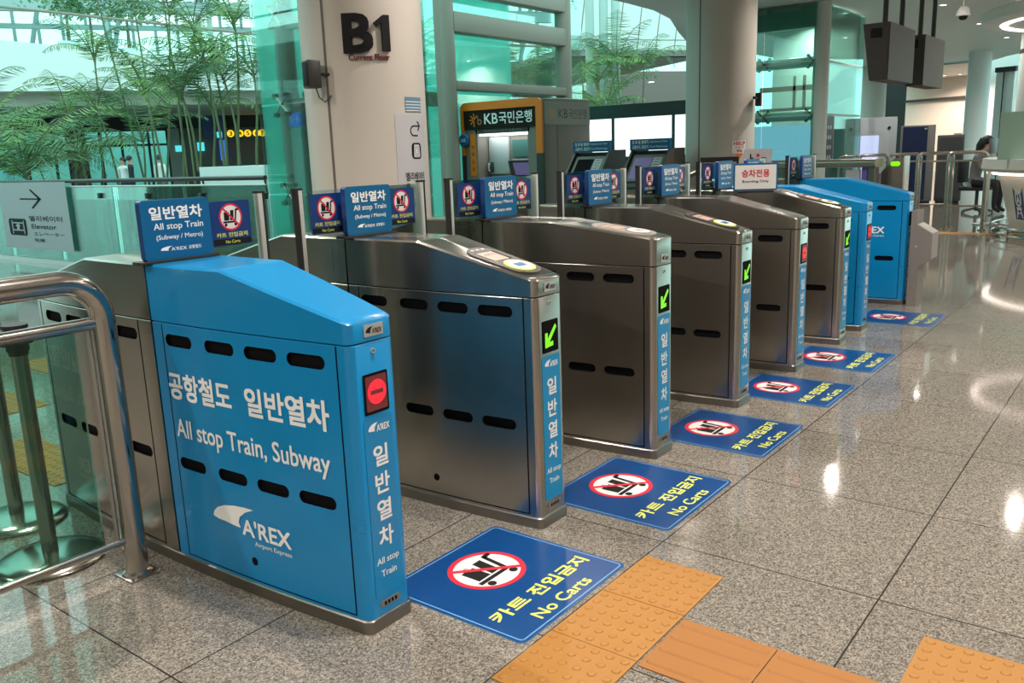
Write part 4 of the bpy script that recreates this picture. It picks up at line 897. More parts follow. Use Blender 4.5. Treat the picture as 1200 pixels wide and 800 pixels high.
p = at(1164, 172, D=15.6); mo = thing('computer_monitor', 'back of a small grey monitor on a stand at the desk left end', 'monitor', (p.x, p.y, 0), rz=math.radians(80))
pm = 1.06
MB().box(-.14, .14, -.02, .02, 1.10, 1.33, 0, .008).build('screen', mat('monitor back', (.10, .10, .11), .4), mo); MB().tube([(0, .03, .02), (0, .03, 1.12)], .025, 10).build('stand', PALE, mo); MB().lathe(0, .03, [(.0, .0), (.18, .0), (.18, .02), (0, .03)], 20).build('base', PALE, mo)

# ------------------------------------------------------------------ far right background
def wall_at(name, px0, px1, D0, D1, z0, z1, m, thick=.2, kind='structure'):
    A, B = at(px0, 180, D=D0), at(px1, 180, D=D1); d = Vector((B.x-A.x, B.y-A.y, 0)); ln = d.length; d.normalize(); n = Vector((-d.y, d.x, 0))
    b = MB(); b.prism(frame(Vector((A.x, A.y, 0)), d, (0, 0, 1)), [(0, z0), (ln, z0), (ln, z1), (0, z1)], -thick, 0); return struct(name, b, m)
wall_at('wall_far', 1058, 1135, 42, 40, 0, 3.75, PINKW)
wall_at('wall_far_right', 1135, 1330, 40, 36, 0, 6, WHITEW)
wall_at('trim_1', 1056, 1136, 41.8, 39.8, 2.88, 2.98, mat('dark trim', (.05, .035, .03), .5), .1)
wall_at('wall_upper', 1052, 1136, 34, 33, 3.75, 7, mat('pale blue fascia', (.45, .66, .70), .5))
wall_at('wall_recess', 1026, 1060, 44, 43, 0, 7, DWALL)
A, B, A2, B2 = at(1050, 180, D=34), at(1140, 180, D=33), at(1050, 180, D=43), at(1140, 180, D=41)
b = MB(); b.add([(A.x, A.y, 3.75), (B.x, B.y, 3.75), (B2.x, B2.y, 3.75), (A2.x, A2.y, 3.75), (A.x, A.y, 3.9), (B.x, B.y, 3.9), (B2.x, B2.y, 3.9), (A2.x, A2.y, 3.9)], [(3, 2, 1, 0), (4, 5, 6, 7), (0, 1, 5, 4), (1, 2, 6, 5), (2, 3, 7, 6), (3, 0, 4, 7)]); struct('ceiling_far', b, PINKW)
for px in (1062, 1082, 1106, 1124): q = at(px, 100, D=39.0); downlight(q.x, q.y, 3.75, True, 'small lit downlight in the beige soffit of the far wall', 'downlights of the far soffit', 50)
def plain_column(px, D, r, lab, m, top=CZ):
    p = at(px, 180, D=D); c = thing('column', lab, 'column', (p.x, p.y, 0)); MB().lathe(0, 0, [(r, 0), (r, top)], 40).build('shaft', m, c); MB().lathe(0, 0, [(r+.02, 0), (r+.02, .15), (r, .16)], 40).build('base_ring', STEELD, c); return c
plain_column(1140, 30, .31, 'slim pale blue white round column beyond the hoop barriers', mat('pale column', (.68, .72, .72), .4), 6)
plain_column(1020, 33, .40, 'far beige round column behind the hanging displays', COLW)
c_ = plain_column(1238, 22.5, .85, 'broad greenish white column at the right edge above the desk', mat('green white column', (.42, .47, .44), .5))
BZ = at(1190, 60, D=21.7).z
MB().lathe(0, 0, [(.845, BZ), (.865, BZ), (.865, BZ+.08), (.845, BZ+.08)], 40).build('dark_band', DWALL, c_)
dp = wall_at('door_1', 1160, 1181, 33, 32.6, 0, 3.4, WHITEW, .1); wall_at('trim_2', 1168, 1169.6, 32.7, 32.7, 0, 3.35, DWALL, .05); wall_at('trim_3', 1158, 1182, 32.8, 32.5, 3.35, 3.5, DWALL, .12)

# ------------------------------------------------------------------ glass lift shafts
def spider(mb, c, u, v, n, s=.10):
    c = Vector(c)
    for a_, b_ in ((1, 1), (-1, 1), (1, -1), (-1, -1)):
        e = c+Vector(u)*a_*s+Vector(v)*b_*s; mb.tube([c, e], .016, 6); mb.tube([e-Vector(n)*.02, e+Vector(n)*.03], .028, 8)
# left shaft: front just behind y = 4.5, behind the balustrade and the B1 column
ls = thing('lift_shaft', 'glass lift shaft with steel spider fittings left of the B1 column', 'lift shaft', (0, 0, 0))
Yl = 4.62; xa = at(300, 100, Y=Yl).x; xm = at(357, 100, Y=Yl).x; xb = at(500, 100, Y=Yl).x
q = XZ(Yl); zs = [0, at(330, 228, Y=Yl).z, at(330, 122, Y=Yl).z, at(330, 14, Y=Yl).z, 4.6, 6.4]
for i in range(5):
    MB().box(xa, xm-.01, Yl-.01, Yl+.01, zs[i]+.01, zs[i+1]-.01).build('glass_panel', GL_T, ls); MB().box(xm+.01, xb, Yl-.01, Yl+.01, zs[i]+.01, zs[i+1]-.01).build('glass_panel', GL_T, ls)
    MB().box(xa-.01, xa+.01, Yl+.02, Yl+2.4, zs[i]+.01, zs[i+1]-.01).build('side_glass', GL_T, ls)
b = MB()
for z in zs[1:5]: spider(b, (xa+.28, Yl+.10, z), (1, 0, 0), (0, 0, 1), (0, 1, 0)); spider(b, (xm, Yl+.06, z), (1, 0, 0), (0, 0, 1), (0, 1, 0), .08)
b.build('spider_fitting', STEEL2, ls)
xc = at(340, 130, Y=Yl+.55).x; MB().tube([(xc, Yl+.55, 0), (xc, Yl+.55, 6.5)], .115, 20).build('steel_post', POSTG, ls)
x9 = at(366, 60, Y=Yl+1.2).x; MB().box(x9-.09, x9+.09, Yl+1.1, Yl+1.3, 0, 6.5).build('steel_post', POSTG, ls); MB().box(xc, x9, Yl+1.12, Yl+1.22, at(360, 50, Y=Yl+1.2).z, at(360, 42, Y=Yl+1.2).z).build('cross_beam', POSTG, ls)
b = MB(); z_ = zs[2]; b.box(xc, xm+.3, Yl+.5, Yl+.62, z_-.0, z_+.10); b.box(xc, xm+.3, Yl+.5, Yl+.62, zs[3]-.06, zs[3]+.06); b.build('cross_beam', TUBEW, ls)
MB().box(at(306, 100, Y=Yl+2.4).x, at(392, 100, Y=Yl+2.4).x, Yl+2.38, Yl+2.42, 0, 6.4).build('added_glow_panel', MILK, ls)  # added behind the glass so sky from behind brightens the shaft
x0_ = at(351, 180, Y=Yl+.4).x; x1_ = at(364, 180, Y=Yl+.4).x; b = MB(); b.box(x0_, x1_, Yl+.35, Yl+.5, 0, zs[2]); b.build('door_frame', KLITE, ls); MB().box(x1_, x1_+.12, Yl+.32, Yl+.52, 0, zs[2]+.02).build('door_jamb', mat('bronze jamb', (.06, .045, .035), .4), ls)
xs0, xs1 = at(338.5, 140, Y=Yl+.3).x, at(350.5, 140, Y=Yl+.3).x; zz0, zz1 = at(344, 148, Y=Yl+.3).z, at(344, 132, Y=Yl+.3).z
b = MB(); q = XZ(Yl+.3); b.prism(q, [(xs0, zz0), (xs1, zz0), (xs1, zz1), (xs0, zz1)], -.01, 0, 0); w_ = xs1-xs0; hz_ = zz1-zz0
for k in (.10, .68): b.flat(q, [(xs0+w_*(k+.06), zz0+hz_*.25), (xs0+w_*(k+.15), zz0+hz_*.25), (xs0+w_*(k+.15), zz0+hz_*.75), (xs0+w_*(k+.02), zz0+hz_*.62)], .001, 1)
b.flat(q, [(xs0+w_*.38, zz0+hz_*.44), (xs0+w_*.6, zz0+hz_*.44), (xs0+w_*.6, zz0+hz_*.54), (xs0+w_*.38, zz0+hz_*.54)], .001, 1); b.build('car_number', [BLIT, SIGNW], ls); 
MB().box(xs0, xs1, Yl+.31, Yl+.33, 0, zz0).build('lit_door_glass', mat('pale cyan door glass', (.35, .75, .72), .3), ls)
# middle shaft behind the kiosk: long face at X = -9
ms = thing('lift_shaft', 'glass lift shaft with grey beams rising behind the bank kiosk', 'lift shaft', (0, 0, 0)); Xm = -9.0
y0 = at(516, 60, X=Xm).y; y1 = at(682, 60, X=Xm).y; ym = at(607, 60, X=Xm).y
zA = [0, at(607, 105, X=Xm).z, at(607, -12, X=Xm).z, 6.6]
for i in range(3):
    for (p, q_) in ((y0+.01, ym-.01), (ym+.01, y1-.01)): MB().box(Xm-.01, Xm+.01, p, q_, zA[i]+.01, zA[i+1]-.01).build('glass_panel', GL_T, ms)
    MB().box(Xm-2.0, Xm-.02, y0-.01, y0+.01, zA[i]+.01, zA[i+1]-.01).build('side_glass', GL_T, ms)
b = MB()
for z in zA[1:3]:
    for yy in (y0+.10, ym, y1-.25): spider(b, (Xm-.05, yy, z), (0, 1, 0), (0, 0, 1), (1, 0, 0), .12)
b.build('spider_fitting', STEELD, ms)
yb0 = at(525, 20, X=Xm+.24).y; yb1 = at(658, 40, X=Xm+.24).y
for yy, rr in ((yb0-.05, .13), (yb1+.05, .17)): MB().tube([(Xm+.24, yy, 0), (Xm+.24, yy, 7)], rr, 20).build('steel_post', FRAME, ms)
for zc_, hh in ((at(590, 35, X=Xm+.24).z, .17), (at(590, 2, X=Xm+.24).z+.15, .17), (at(590, 104, X=Xm+.24).z, .08)):
    MB().box(Xm+.10, Xm+.38, yb0, yb1, zc_-hh, zc_+hh, 0, .02).build('cross_beam', FRAME, ms)
b = MB(); 
for yy in (yb0+.55, yb0+.85): b.box(Xm-1.3, Xm-1.22, yy, yy+.07, 0, 7)
for z in (1.6, 2.4, 2.9, 3.3, 3.9): b.box(Xm-1.3, Xm-1.22, yb0+.5, yb0+.95, z, z+.06)
b.box(Xm-1.6, Xm-1.2, yb0+.3, yb0+1.5, 2.35, 2.6); b.build('guide_rails', FRAME, ms)
MB().box(Xm-2.02, Xm-1.98, y0, y1, 0, 6.5).build('added_glow_panel', MILK, ms)  # added backing, gives this shaft its teal glow from the sky
x0_ = at(506, 60, Y=y0).x; MB().box(Xm-.02, Xm+.14, y0-.12, y0+.02, 0, 7).build('corner_post', FRAME, ms)
# right shaft
rs = thing('lift_shaft', 'pale glass lift shaft with white tubes right of the beige HELP column', 'lift shaft', (0, 0, 0))
pc_ = at(958, 100, D=17.0); Yr, Xr = pc_.y, pc_.x; xl = at(846, 100, Y=Yr).x; yr2 = at(1007, 100, X=Xr+.0).y
GL_R = glass('pale teal shaft glass', (.62, .86, .81), .9)
zR = [0, at(920, 136, Y=Yr).z, at(920, 74, Y=Yr).z, CZ-.02]
for i in range(3):
    for (p, q_) in ((xl, xl+.8), (xl+.82, Xr-.06)): MB().box(p, q_, Yr-.01, Yr+.01, zR[i]+.02, zR[i+1]-.02).build('glass_panel', GL_R, rs)
    MB().box(Xr+.04, Xr+.06, Yr+.05, yr2, zR[i]+.02, zR[i+1]-.02).build('side_glass', GL_R, rs)
MB().tube([(Xr, Yr+.16, 0), (Xr, Yr+.16, CZ-.01)], .14, 24).build('corner_tube', TUBEW, rs)
for z in zR[1:3]:
    MB().tube([(xl, Yr+.16, z), (Xr, Yr+.16, z)], .095, 18).build('cross_tube', TUBEW, rs); MB().tube([(Xr, Yr+.16, z), (Xr, yr2, z)], .04, 12).build('side_tube', TUBEW, rs)
b = MB()
for z in zR[1:3]:
    for xx in (xl+.81, Xr-.1): spider(b, (xx, Yr+.05, z), (1, 0, 0), (0, 0, 1), (0, 1, 0), .10)
b.build('spider_fitting', STEEL2, rs)
b = MB(); b.box(xl, Xr-.1, Yr+1.9, Yr+1.95, zR[1]+.05, zR[1]+.22); b.box(xl, Xr-.2, Yr+1.9, Yr+1.95, zR[1]+.55, zR[1]+.65)
for xx in (xl+.7, xl+.9, xl+1.1, xl+1.3): b.box(xx, xx+.05, Yr+1.9, Yr+1.95, zR[1]+.2, zR[2]-.1)
b.box(Xr-.5, Xr-.4, Yr+1.2, Yr+1.3, 0, CZ); b.build('inner_frame', FRAME, rs)
wv = MB(); fw = frame((Xr+.02, 0, 0), (0, 1, 0), (0, 0, 1)); wp = [at(x, y, X=Xr+.02) for x, y in ((964, 133), (984, 120), (1002, 112), (1002, 79), (988, 82), (976, 95), (964, 101))]
wv.prism(fw, [(v.y, v.z) for v in wp], -.004, 0, 0); wp = [at(x, y, X=Xr+.02) for x, y in ((964, 133), (984, 120), (1002, 112), (1002, 108), (984, 116), (964, 129))]; wv.flat(fw, [(v.y, v.z) for v in wp], .002, 1); wv.build('film_graphic', [mat('pale blue film', (.50, .78, .84), .4), mat('blue film', (.10, .30, .60), .4)], rs)
dis = MB(); x0_, x1_ = at(884, 165, Y=Yr+.5).x, at(950, 165, Y=Yr+.5).x; dis.box(x0_-.6, x1_, Yr+.5, Yr+.54, at(920, 182, Y=Yr+.5).z-.1, at(920, 147, Y=Yr+.5).z); dis.build('picture_screen', BDISP, rs)
b = MB(); b.box(xl, Xr-.1, Yr+2.6, Yr+2.7, 0, CZ-.1); b.build('rear_wall', mat('pale green panel', (.55, .66, .63), .5), rs)
b = MB(); b.box(xl, Xr-.05, Yr+.05, Yr+.25, CZ-.42, CZ-.02); b.box(xl+.3, xl+.85, Yr+.0, Yr+.04, CZ-.12, CZ-.05); b.box(xl+.95, xl+1.5, Yr+.0, Yr+.04, CZ-.12, CZ-.05); b.build('head_beam', mat('grey green beam', (.33, .38, .36), .5), rs)
for k_x, k_y in ((-.75, 1.0), (-.75, 2.2), (.0, 1.9)): downlight(Xr+k_x-.12, Yr+k_y, CZ-.0, True, 'small lit downlight on the ceiling inside the right glass lift shaft', 'downlights inside the right shaft', 32)
ip = thing('floor_directory', 'narrow black lift directory board with rows of white marks on the glass shaft', 'sign', (Xr+.062, Yr+.0, 0))
ya, yb_ = at(964.5, 150, X=Xr+.09).y-Yr, at(976.5, 150, X=Xr+.09).y-Yr; za_, zb_ = at(970, 193, X=Xr+.09).z, at(970, 135, X=Xr+.09).z
q = frame((0, 0, 0), (0, 1, 0), (0, 0, 1)); b = MB(); b.prism(q, [(ya, za_), (yb_, za_), (yb_, zb_), (ya, zb_)], 0, .04, 0); b.outline(q, [(ya, za_), (yb_, za_), (yb_, zb_), (ya, zb_)], .02, .042, 1); hh = zb_-za_; ww = yb_-ya
for k in range(4):
    for j in range(3): b.flat(q, stadium(ya+ww*(.25+.22*j), za_+hh*(.16+.20*k), ww*.13, hh*.09, 3), .042, 1)
b.build('board', [DGREY, PAPER], ip)

# ------------------------------------------------------------------ atrium: balustrade, planter, far building, people, palms
Yb = 4.45
bl = thing('glass_balustrade', 'glass balustrade with a dark handrail behind the nearest gates', 'balustrade', (0, 0, 0))
xr = at(311, 210, Y=Yb).x; xl_ = -16.0; zh = at(150, 211, Y=Yb).z
MB().tube([(xl_, Yb, zh), (xr, Yb, zh)], .026, 12).build('handrail', DGREY, bl)
b = MB(); zt2 = zh-.075; n = 6; wpl = (xr-xl_)/n
for k in range(n): MB().box(xl_+wpl*k+.01, xl_+wpl*(k+1)-.01, Yb-.006, Yb+.006, .05, zt2).build('glass_panel', GL_L, bl)
MB().tube([(xl_, Yb, zt2), (xr, Yb, zt2)], .012, 8).build('glass_rail', PALE, bl)
xk = xr-.05
for k in range(10):
    x = xk-1.18*k
    b = MB(); b.box(x-.035, x+.035, Yb-.03, Yb+.03, zt2-.16, zt2-.09, 0, .008); b.tube([(x, Yb+.05, zt2-.12), (x-.03, Yb+.05, zh)], .012, 8); b.build('clamp', DGREY, bl)
MB().box(xl_, xr, Yb-.04, Yb+.04, 0, .06).build('base_channel', PALE, bl)
# elevator notice hung on the balustrade
pts = [at(x, y, Y=Yb-.02) for x, y in ((88, 289), (12, 296), (2, 214), (79, 211))]; z0, z1 = .40, zh-.005; x0_, x1_ = at(5, 250, Y=Yb-.02).x, at(83, 250, Y=Yb-.02).x
z0 = at(48, 292, Y=Yb-.02).z
q = XZ(Yb-.05); b = MB(); b.prism(q, rrect(x0_, z0, x1_, z1, .01), -.006, 0, 0); W, Hh = x1_-x0_, z1-z0
uu = lambda a_: x0_+W*a_; vv = lambda a_: z1-Hh*a_
b.flat(q, [(uu(.32), vv(.235)), (uu(.62), vv(.235)), (uu(.62), vv(.255)), (uu(.32), vv(.255))], .002, 1)
b.flat(q, [(uu(.48), vv(.11)), (uu(.505), vv(.10)), (uu(.645), vv(.245)), (uu(.505), vv(.39)), (uu(.48), vv(.38)), (uu(.60), vv(.245))], .002, 1)
b.flat(q, rrect(uu(.09), vv(.80), uu(.365), vv(.545), .05), .002, 1); b.outline(q, [(uu(.15), vv(.73)), (uu(.31), vv(.73)), (uu(.31), vv(.60)), (uu(.15), vv(.60))], .02, .003, 0); b.flat(q, [(uu(.21), vv(.72)), (uu(.25), vv(.72)), (uu(.25), vv(.66)), (uu(.27), vv(.66)), (uu(.23), vv(.61)), (uu(.19), vv(.66)), (uu(.21), vv(.66))], .003, 0)
for a_ in (.135, .315): b.flat(q, [(uu(a_), vv(.78)), (uu(a_+.012), vv(.78)), (uu(a_+.012), vv(.57)), (uu(a_), vv(.57))], .003, 0)
b.text(q, '엘리베이터', (uu(.42), vv(.575), uu(.90), vv(.495)), .002, 1, .022); b.text(q, 'Elevator', (uu(.44), vv(.685), uu(.80), vv(.62)), .002, 1, .02); b.text(q, 'エレベーター', (uu(.46), vv(.79), uu(.90), vv(.735)), .002, 1, .01); b.text(q, '电梯', (uu(.46), vv(.885), uu(.61), vv(.83)), .002, 1, .01)
tag(b.build('elevator_notice', [PAPER, BLACK]), 'wide pale elevator notice with a straight arrow hung on the balustrade, far left', 'notice')

AT = math.radians(59)          # direction of the atrium's far side
AO = CAM.copy(); AO.z = 0
ad_ = Vector((-math.sin(AT), math.cos(AT), 0)); ar_ = Vector((math.cos(AT), math.sin(AT), 0))
def ap(right, depth, z=0.): return AO+ad_*depth+ar_*right+Vector((0, 0, z))
def afr(depth): return frame(ap(0, depth), ar_, (0, 0, 1))
# curved fascia of the upper floor
ZB = at(150, 106, D=36).z; ZT0 = at(60, 52, D=36).z; ZT1 = at(240, 69, D=36).z
_r0 = (at(60, 52, D=36)-AO).dot(ar_); _r1 = (at(240, 69, D=36)-AO).dot(ar_)
def ztf(r): return max(ZB+.8, ZT0+(ZT1-ZT0)*(r-_r0)/(_r1-_r0))
fp = []
for i in range(13):
    rgt = -26+4.4*i; dep = 36+.0*i + .02*(rgt+4)**2*.18; fp.append((rgt, dep))
b = MB()
for i in range(12):
    (r0, d0), (r1, d1) = fp[i], fp[i+1]
    A, B = ap(r0, d0), ap(r1, d1); A2, B2 = ap(r0, d0+11), ap(r1, d1+11)
    zt0, zt1 = ztf(r0), ztf(r1)
    b.add([A+Vector((0, 0, ZB)), B+Vector((0, 0, ZB)), B+Vector((0, 0, zt1)), A+Vector((0, 0, zt0))], [(0, 1, 2, 3)], 0)
    b.add([A+Vector((0, 0, ZB)), B+Vector((0, 0, ZB)), B2+Vector((0, 0, ZB)), A2+Vector((0, 0, ZB))], [(3, 2, 1, 0)], 1)
    b.add([A+Vector((0, 0, zt0)), B+Vector((0, 0, zt1)), B2+Vector((0, 0, zt1)), A2+Vector((0, 0, zt0))], [(0, 1, 2, 3)], 0)
struct('wall_atrium_fascia', b, [ATRW, mat('soffit grey', (.74, .76, .72), .6)], smooth=0)
ub = thing('upper_balustrade', 'glass balustrade along the upper floor edge in the atrium', 'balustrade')
b = MB(); pr = []
for i in range(13): zt0 = ztf(fp[i][0]); pr.append(ap(fp[i][0], fp[i][1]+.2, zt0+1.15))
b.tube(pr, .05, 8); b.build('handrail', FRAME, ub); b = MB()
for i in range(12):
    A, B = pr[i], pr[i+1]; b.add([A-Vector((0, 0, 1.2)), B-Vector((0, 0, 1.2)), B-Vector((0, 0, .05)), A-Vector((0, 0, .05))], [(0, 1, 2, 3)])
b.build('glass_panels', GL_L, ub)
# lower facade below the soffit
def fbox(mb, r0, r1, d0, d1, z0, z1, mi=0):
    V = [ap(r, d, z) for r in (r0, r1) for d in (d0, d1) for z in (z0, z1)]; mb.add(V, [(0, 1, 3, 2), (4, 6, 7, 5), (0, 4, 5, 1), (2, 3, 7, 6), (0, 2, 6, 4), (1, 5, 7, 3)], mi)
FD = 46.5; WT = at(150, 152, D=FD).z
def rp(px): return (at(px, 180, D=FD)-AO).dot(ar_)
def zp(y, px=200): return at(px, y, D=FD).z
b = MB()
for i in range(12):
    (r0, d0), (r1, d1) = fp[i], fp[i+1]; A, B = ap(r0, d0+1.0), ap(r1, d1+1.0); z_ = at(150, 124, D=37.5).z
    b.add([A+Vector((0, 0, z_)), B+Vector((0, 0, z_)), B+Vector((0, 0, ZB+.01)), A+Vector((0, 0, ZB+.01))], [(0, 1, 2, 3)]); A2, B2 = ap(r0, d0+9.5), ap(r1, d1+9.5)
    b.add([A+Vector((0, 0, z_)), B+Vector((0, 0, z_)), B2+Vector((0, 0, z_)), A2+Vector((0, 0, z_))], [(3, 2, 1, 0)])
struct('wall_atrium_beam', b, mat('beige beam', (.52, .52, .46), .6), smooth=0)
b = MB(); fbox(b, -30, 30, FD, FD+.3, WT, ZB+.05); struct('wall_atrium_band', b, DWALL)
b = MB(); fbox(b, rp(212), 30, FD-.1, FD+.3, 0, WT); fbox(b, rp(81), rp(101), FD-.1, FD+.2, 0, WT); struct('wall_atrium_lower', b, BROWNW)
b = MB(); fbox(b, rp(199), rp(212), FD-.4, FD+.2, 0, WT); struct('wall_atrium_pillar', b, GREYC)
b = MB(); fbox(b, -30, 30, FD+9, FD+9.3, 0, ZB+1); struct('wall_atrium_rear', b, mat('bright rear wall', (.80, .90, .88), .5))
b = MB()
for px_ in (30, 64, 80, 101, 119, 144, 176, 198): fbox(b, rp(px_)-.06, rp(px_)+.06, FD-.12, FD+.05, 0, WT)
fbox(b, -30, rp(200), FD-.12, FD+.05, zp(169)-.05, zp(169)+.05); fbox(b, -30, rp(200), FD-.12, FD+.05, WT-.08, WT+.08)
struct('window_1', b, DWALL)
b = MB(); fbox(b, -30, rp(200), FD, FD+.03, 0, WT); struct('window_2', b, glass('facade glass', (.60, .93, .90), .5))
for i, (x0, x1, ya, yb, m, lab) in enumerate([(240, 268, 155, 128, mat('indigo board', (.04, .09, .25), .4), 'dark blue hanging sign band above the far shops'), (206, 214, 178, 171, CLIT, 'small cyan exit sign on the far brown wall'), (256, 262, 163, 156, CLIT, 'cyan lit sign left of the yellow numbers'), (258, 265, 190, 166, BLIT, 'upright blue lit panel below the yellow numbers'), (232, 240, 178, 168, CLIT, 'cyan lit panel beside the grey far wall')]):
    b = MB(); fbox(b, rp(x0), rp(x1), FD-.45, FD-.2, zp(ya), zp(yb), 0); tag(b.build('lit_sign', m), lab, 'sign')
b = MB(); fbox(b, rp(240), rp(330), FD-.35, FD-.2, zp(164), zp(153), 0); struct('trim_4', b, NBLUE)
for k, px_ in enumerate((272, 283, 292, 302, 309, 320)):
    s_ = thing('gate_number', 'round yellow lit number above the far shops', 'sign', (0, 0, 0), 'yellow lit numbers over the far shops'); r = rp(px_); zc_ = zp(158.5); q = afr(FD-.45); b = MB(); b.prism(q, circle(r, zc_, .17, 16), 0, .1); b.build('disc', YLIT, s_); b = MB(); b.text(q, str(3+k % 5), (r-.07, zc_-.10, r+.07, zc_+.10), .103, 0, .02); b.build('digit', DARK, s_)
# upper glazing: steel lattice before the sky
b = MB()
for k in range(52): fbox(b, -32+1.2*k, -32+1.2*k+.16, 56, 56.2, 6.5, 24)
for k in range(9): fbox(b, -32, 30, 56, 56.2, 7.2+1.9*k, 7.2+1.9*k+.13)
for k in range(16): b.tube([ap(-30+4*k, 53.6, 6.6), ap(-27+4*k, 53.6, 18)], .13, 8)
for k in range(6): fbox(b, -32, 30, 51, 51.3, 8.3+1.3*k, 8.45+1.3*k)
fbox(b, -32, 30, 50, 50.5, 9.0, 9.5); fbox(b, -32, 30, 50, 50.5, 12.2, 12.5)
for k in range(12): fbox(b, -32+5*k, -32+5*k+.25, 50, 50.3, 6.7, 12.4)
struct('window_3', b, mat('lattice steel', (.32, .42, .42), .5))
# atrium post on the left and planter
p = ap(-9.6, 22); o = thing('column', 'slim pale glass clad column among the palms, far left', 'column', p); MB().tube([(0, 0, 0), (0, 0, 9)], .30, 20).build('shaft', mat('pale cyan column', (.48, .66, .64), .3), o); MB().lathe(0, 0, [(.36, 0), (.36, .12), (.30, .14)], 24).build('base_ring', PALE, o)
p0 = at(233, 196, D=17); p1 = at(318, 194, D=16)
b = MB(); o = thing('planter', 'long white planter box at the foot of the palms', 'planter', (p0.x, p0.y, 0), rz=math.atan2(p1.y-p0.y, p1.x-p0.x)); ln = (Vector((p1.x-p0.x, p1.y-p0.y))).length+.8
PH = p0.z; b.box(0, ln, 0, .10, 0, PH, 0, .01); b.box(0, ln, 1.3, 1.4, 0, PH, 0, .01); b.box(0, .1, .1, 1.3, 0, PH, 0); b.box(ln-.1, ln, .1, 1.3, 0, PH, 0); b.build('box', ATRW, o); MB().box(.1, ln-.1, .1, 1.3, 0, PH-.06).build('soil', SOIL, o)
# people in the atrium
for (px, D, lab, t_, l_, rz, H) in ((145, 33, 'person in a white top standing left of a companion, seen across the atrium', CLW, CLN, .4, 1.66), (153.5, 32.4, 'person in a black and white shirt standing in the middle of the far three', CLB, CLB, 2.6, 1.70), (188, 33, 'person in a loose white shirt standing apart on the right, across the atrium', CLW, CLG, 3.4, 1.70)):
    p = at(px, 200, D=D); person(p.x, p.y, rz, lab, t_, l_, H)

def frond(mb, base, az, el, ln, droop, n=22, wid=.33, mi=0):
    p = Vector(base); pts = [p.copy()]; e = el
    for i in range(n):
        d = Vector((math.cos(az)*math.cos(e), math.sin(az)*math.cos(e), math.sin(e))); p = p+d*(ln/n); pts.append(p.copy()); e -= droop/n*(.4+1.2*i/n)
    mb.tube(pts, [.012*(1-.85*i/n)+.002 for i in range(n+1)], 5, 1)
    side = Vector((-math.sin(az), math.cos(az), 0))
    for i in range(3, n+1):
        t = (pts[i]-pts[i-1]).normalized(); up = side.cross(t).normalized(); L_ = wid*math.sin(PI*(.12+.85*i/n))**.7*ln*.75
        for sg in (-1, 1):
            for half in ((0,) if i % 3 else (0, .5)):
                c = pts[i-1].lerp(pts[i], half+.25); tip = c+side*sg*L_*.82+t*L_*.45-Vector((0, 0, L_*(.18+.25*random.random())))+up*L_*.08
                wv = t*.0075*ln**.5
                mid = c.lerp(tip, .45)+up*L_*.05
                mb.add([c-wv*.5, mid-wv, tip, mid+wv, c+wv*.5], [(0, 1, 2, 3, 4)], mi)
def palm(p, lab, canes, h, nf, ln, z0=0., spread=.5, leaf=0, grp='palms in the atrium', wob=.5):
    o = thing('palm', lab, 'palm', (p.x, p.y, z0), grp)
    fol = MB()
    for k in range(canes):
        a_ = 2*PI*k/max(1, canes)+random.random(); hh = h*(.65+.4*random.random()) if canes > 1 else h; r0 = .06+.14*random.random() if canes > 1 else 0
        b = MB(); tx, ty = math.cos(a_)*(r0+spread*hh*.3*random.random()), math.sin(a_)*(r0+spread*hh*.3*random.random())
        P = [Vector((math.cos(a_)*r0, math.sin(a_)*r0, 0))]
        for i in range(1, 7): t = i/6; P.append(Vector((math.cos(a_)*r0*(1-t)+tx*t+wob*math.sin(3*t+k)*.3*t, math.sin(a_)*r0*(1-t)+ty*t, hh*t)))
        b.tube(P, [.026-.010*i/6 for i in range(7)], 8); b.build('cane', CANE, o)
        for f in range(nf):
            frond(fol, P[-1]-Vector((0, 0, random.random()*.25)), 2*PI*f/nf+random.random()*.7+k, .35+1.0*random.random(), ln*(.75+.45*random.random()), 1.3+.9*random.random(), mi=0 if random.random() < .6 else 2)
    fol.build('fronds', [LEAF if leaf == 0 else LEAF2, CANE, LEAF2 if leaf == 0 else LEAF], o, smooth=0)
    return o
palm(at(22, 210, D=17.5), 'big dark palm at the far left behind the elevator notice', 3, 1.9, 9, 1.9)
palm(at(-25, 210, D=19), 'palm cut by the left edge of the picture', 3, 2.6, 9, 1.5)
palm(at(64, 205, D=20), 'palm with long arching fronds beside the slim atrium column', 2, 2.3, 9, 1.9)
palm(at(152, 205, D=19), 'bright green palm in front of the dark entrance', 2, 2.5, 8, 1.5, leaf=1)
palm(at(182, 205, D=20), 'tall thin palm with bare canes right of the standing people', 3, 5.9, 7, 1.6)
palm(at(205, 205, D=18.2), 'palm with a pale green crown left of the white planter', 2, 3.1, 8, 1.6, leaf=1)
palm(at(245, 205, D=17.4), 'palm growing at the left end of the white planter', 2, 1.6, 7, 1.4, z0=PH-.07)
palm(at(268, 205, D=16.9), 'feathery palm in the middle of the white planter', 3, 2.6, 7, 1.45, z0=PH-.07, leaf=1)
palm(at(292, 205, D=16.6), 'palm at the right end of the planter, against the glass shaft', 2, 1.8, 7, 1.4, z0=PH-.07)
palm(at(226, 205, D=22), 'tall palm rising highest behind the planter', 3, 5.0, 7, 1.8)
palm(at(110, 205, D=21), 'slender palm before the bright fascia', 2, 3.6, 7, 1.5)
palm(at(705, 160, D=25), 'dense palm above the backlit panels', 4, 3.5, 8, 1.9, leaf=1)
palm(at(735, 160, D=26), 'palm with tall pale canes above the backlit panels, right of the dense one', 3, 3.9, 7, 1.8)
palm(at(600, 160, D=25.5), 'palm seen through the glass shaft above the bank kiosk', 3, 4.2, 8, 1.9)
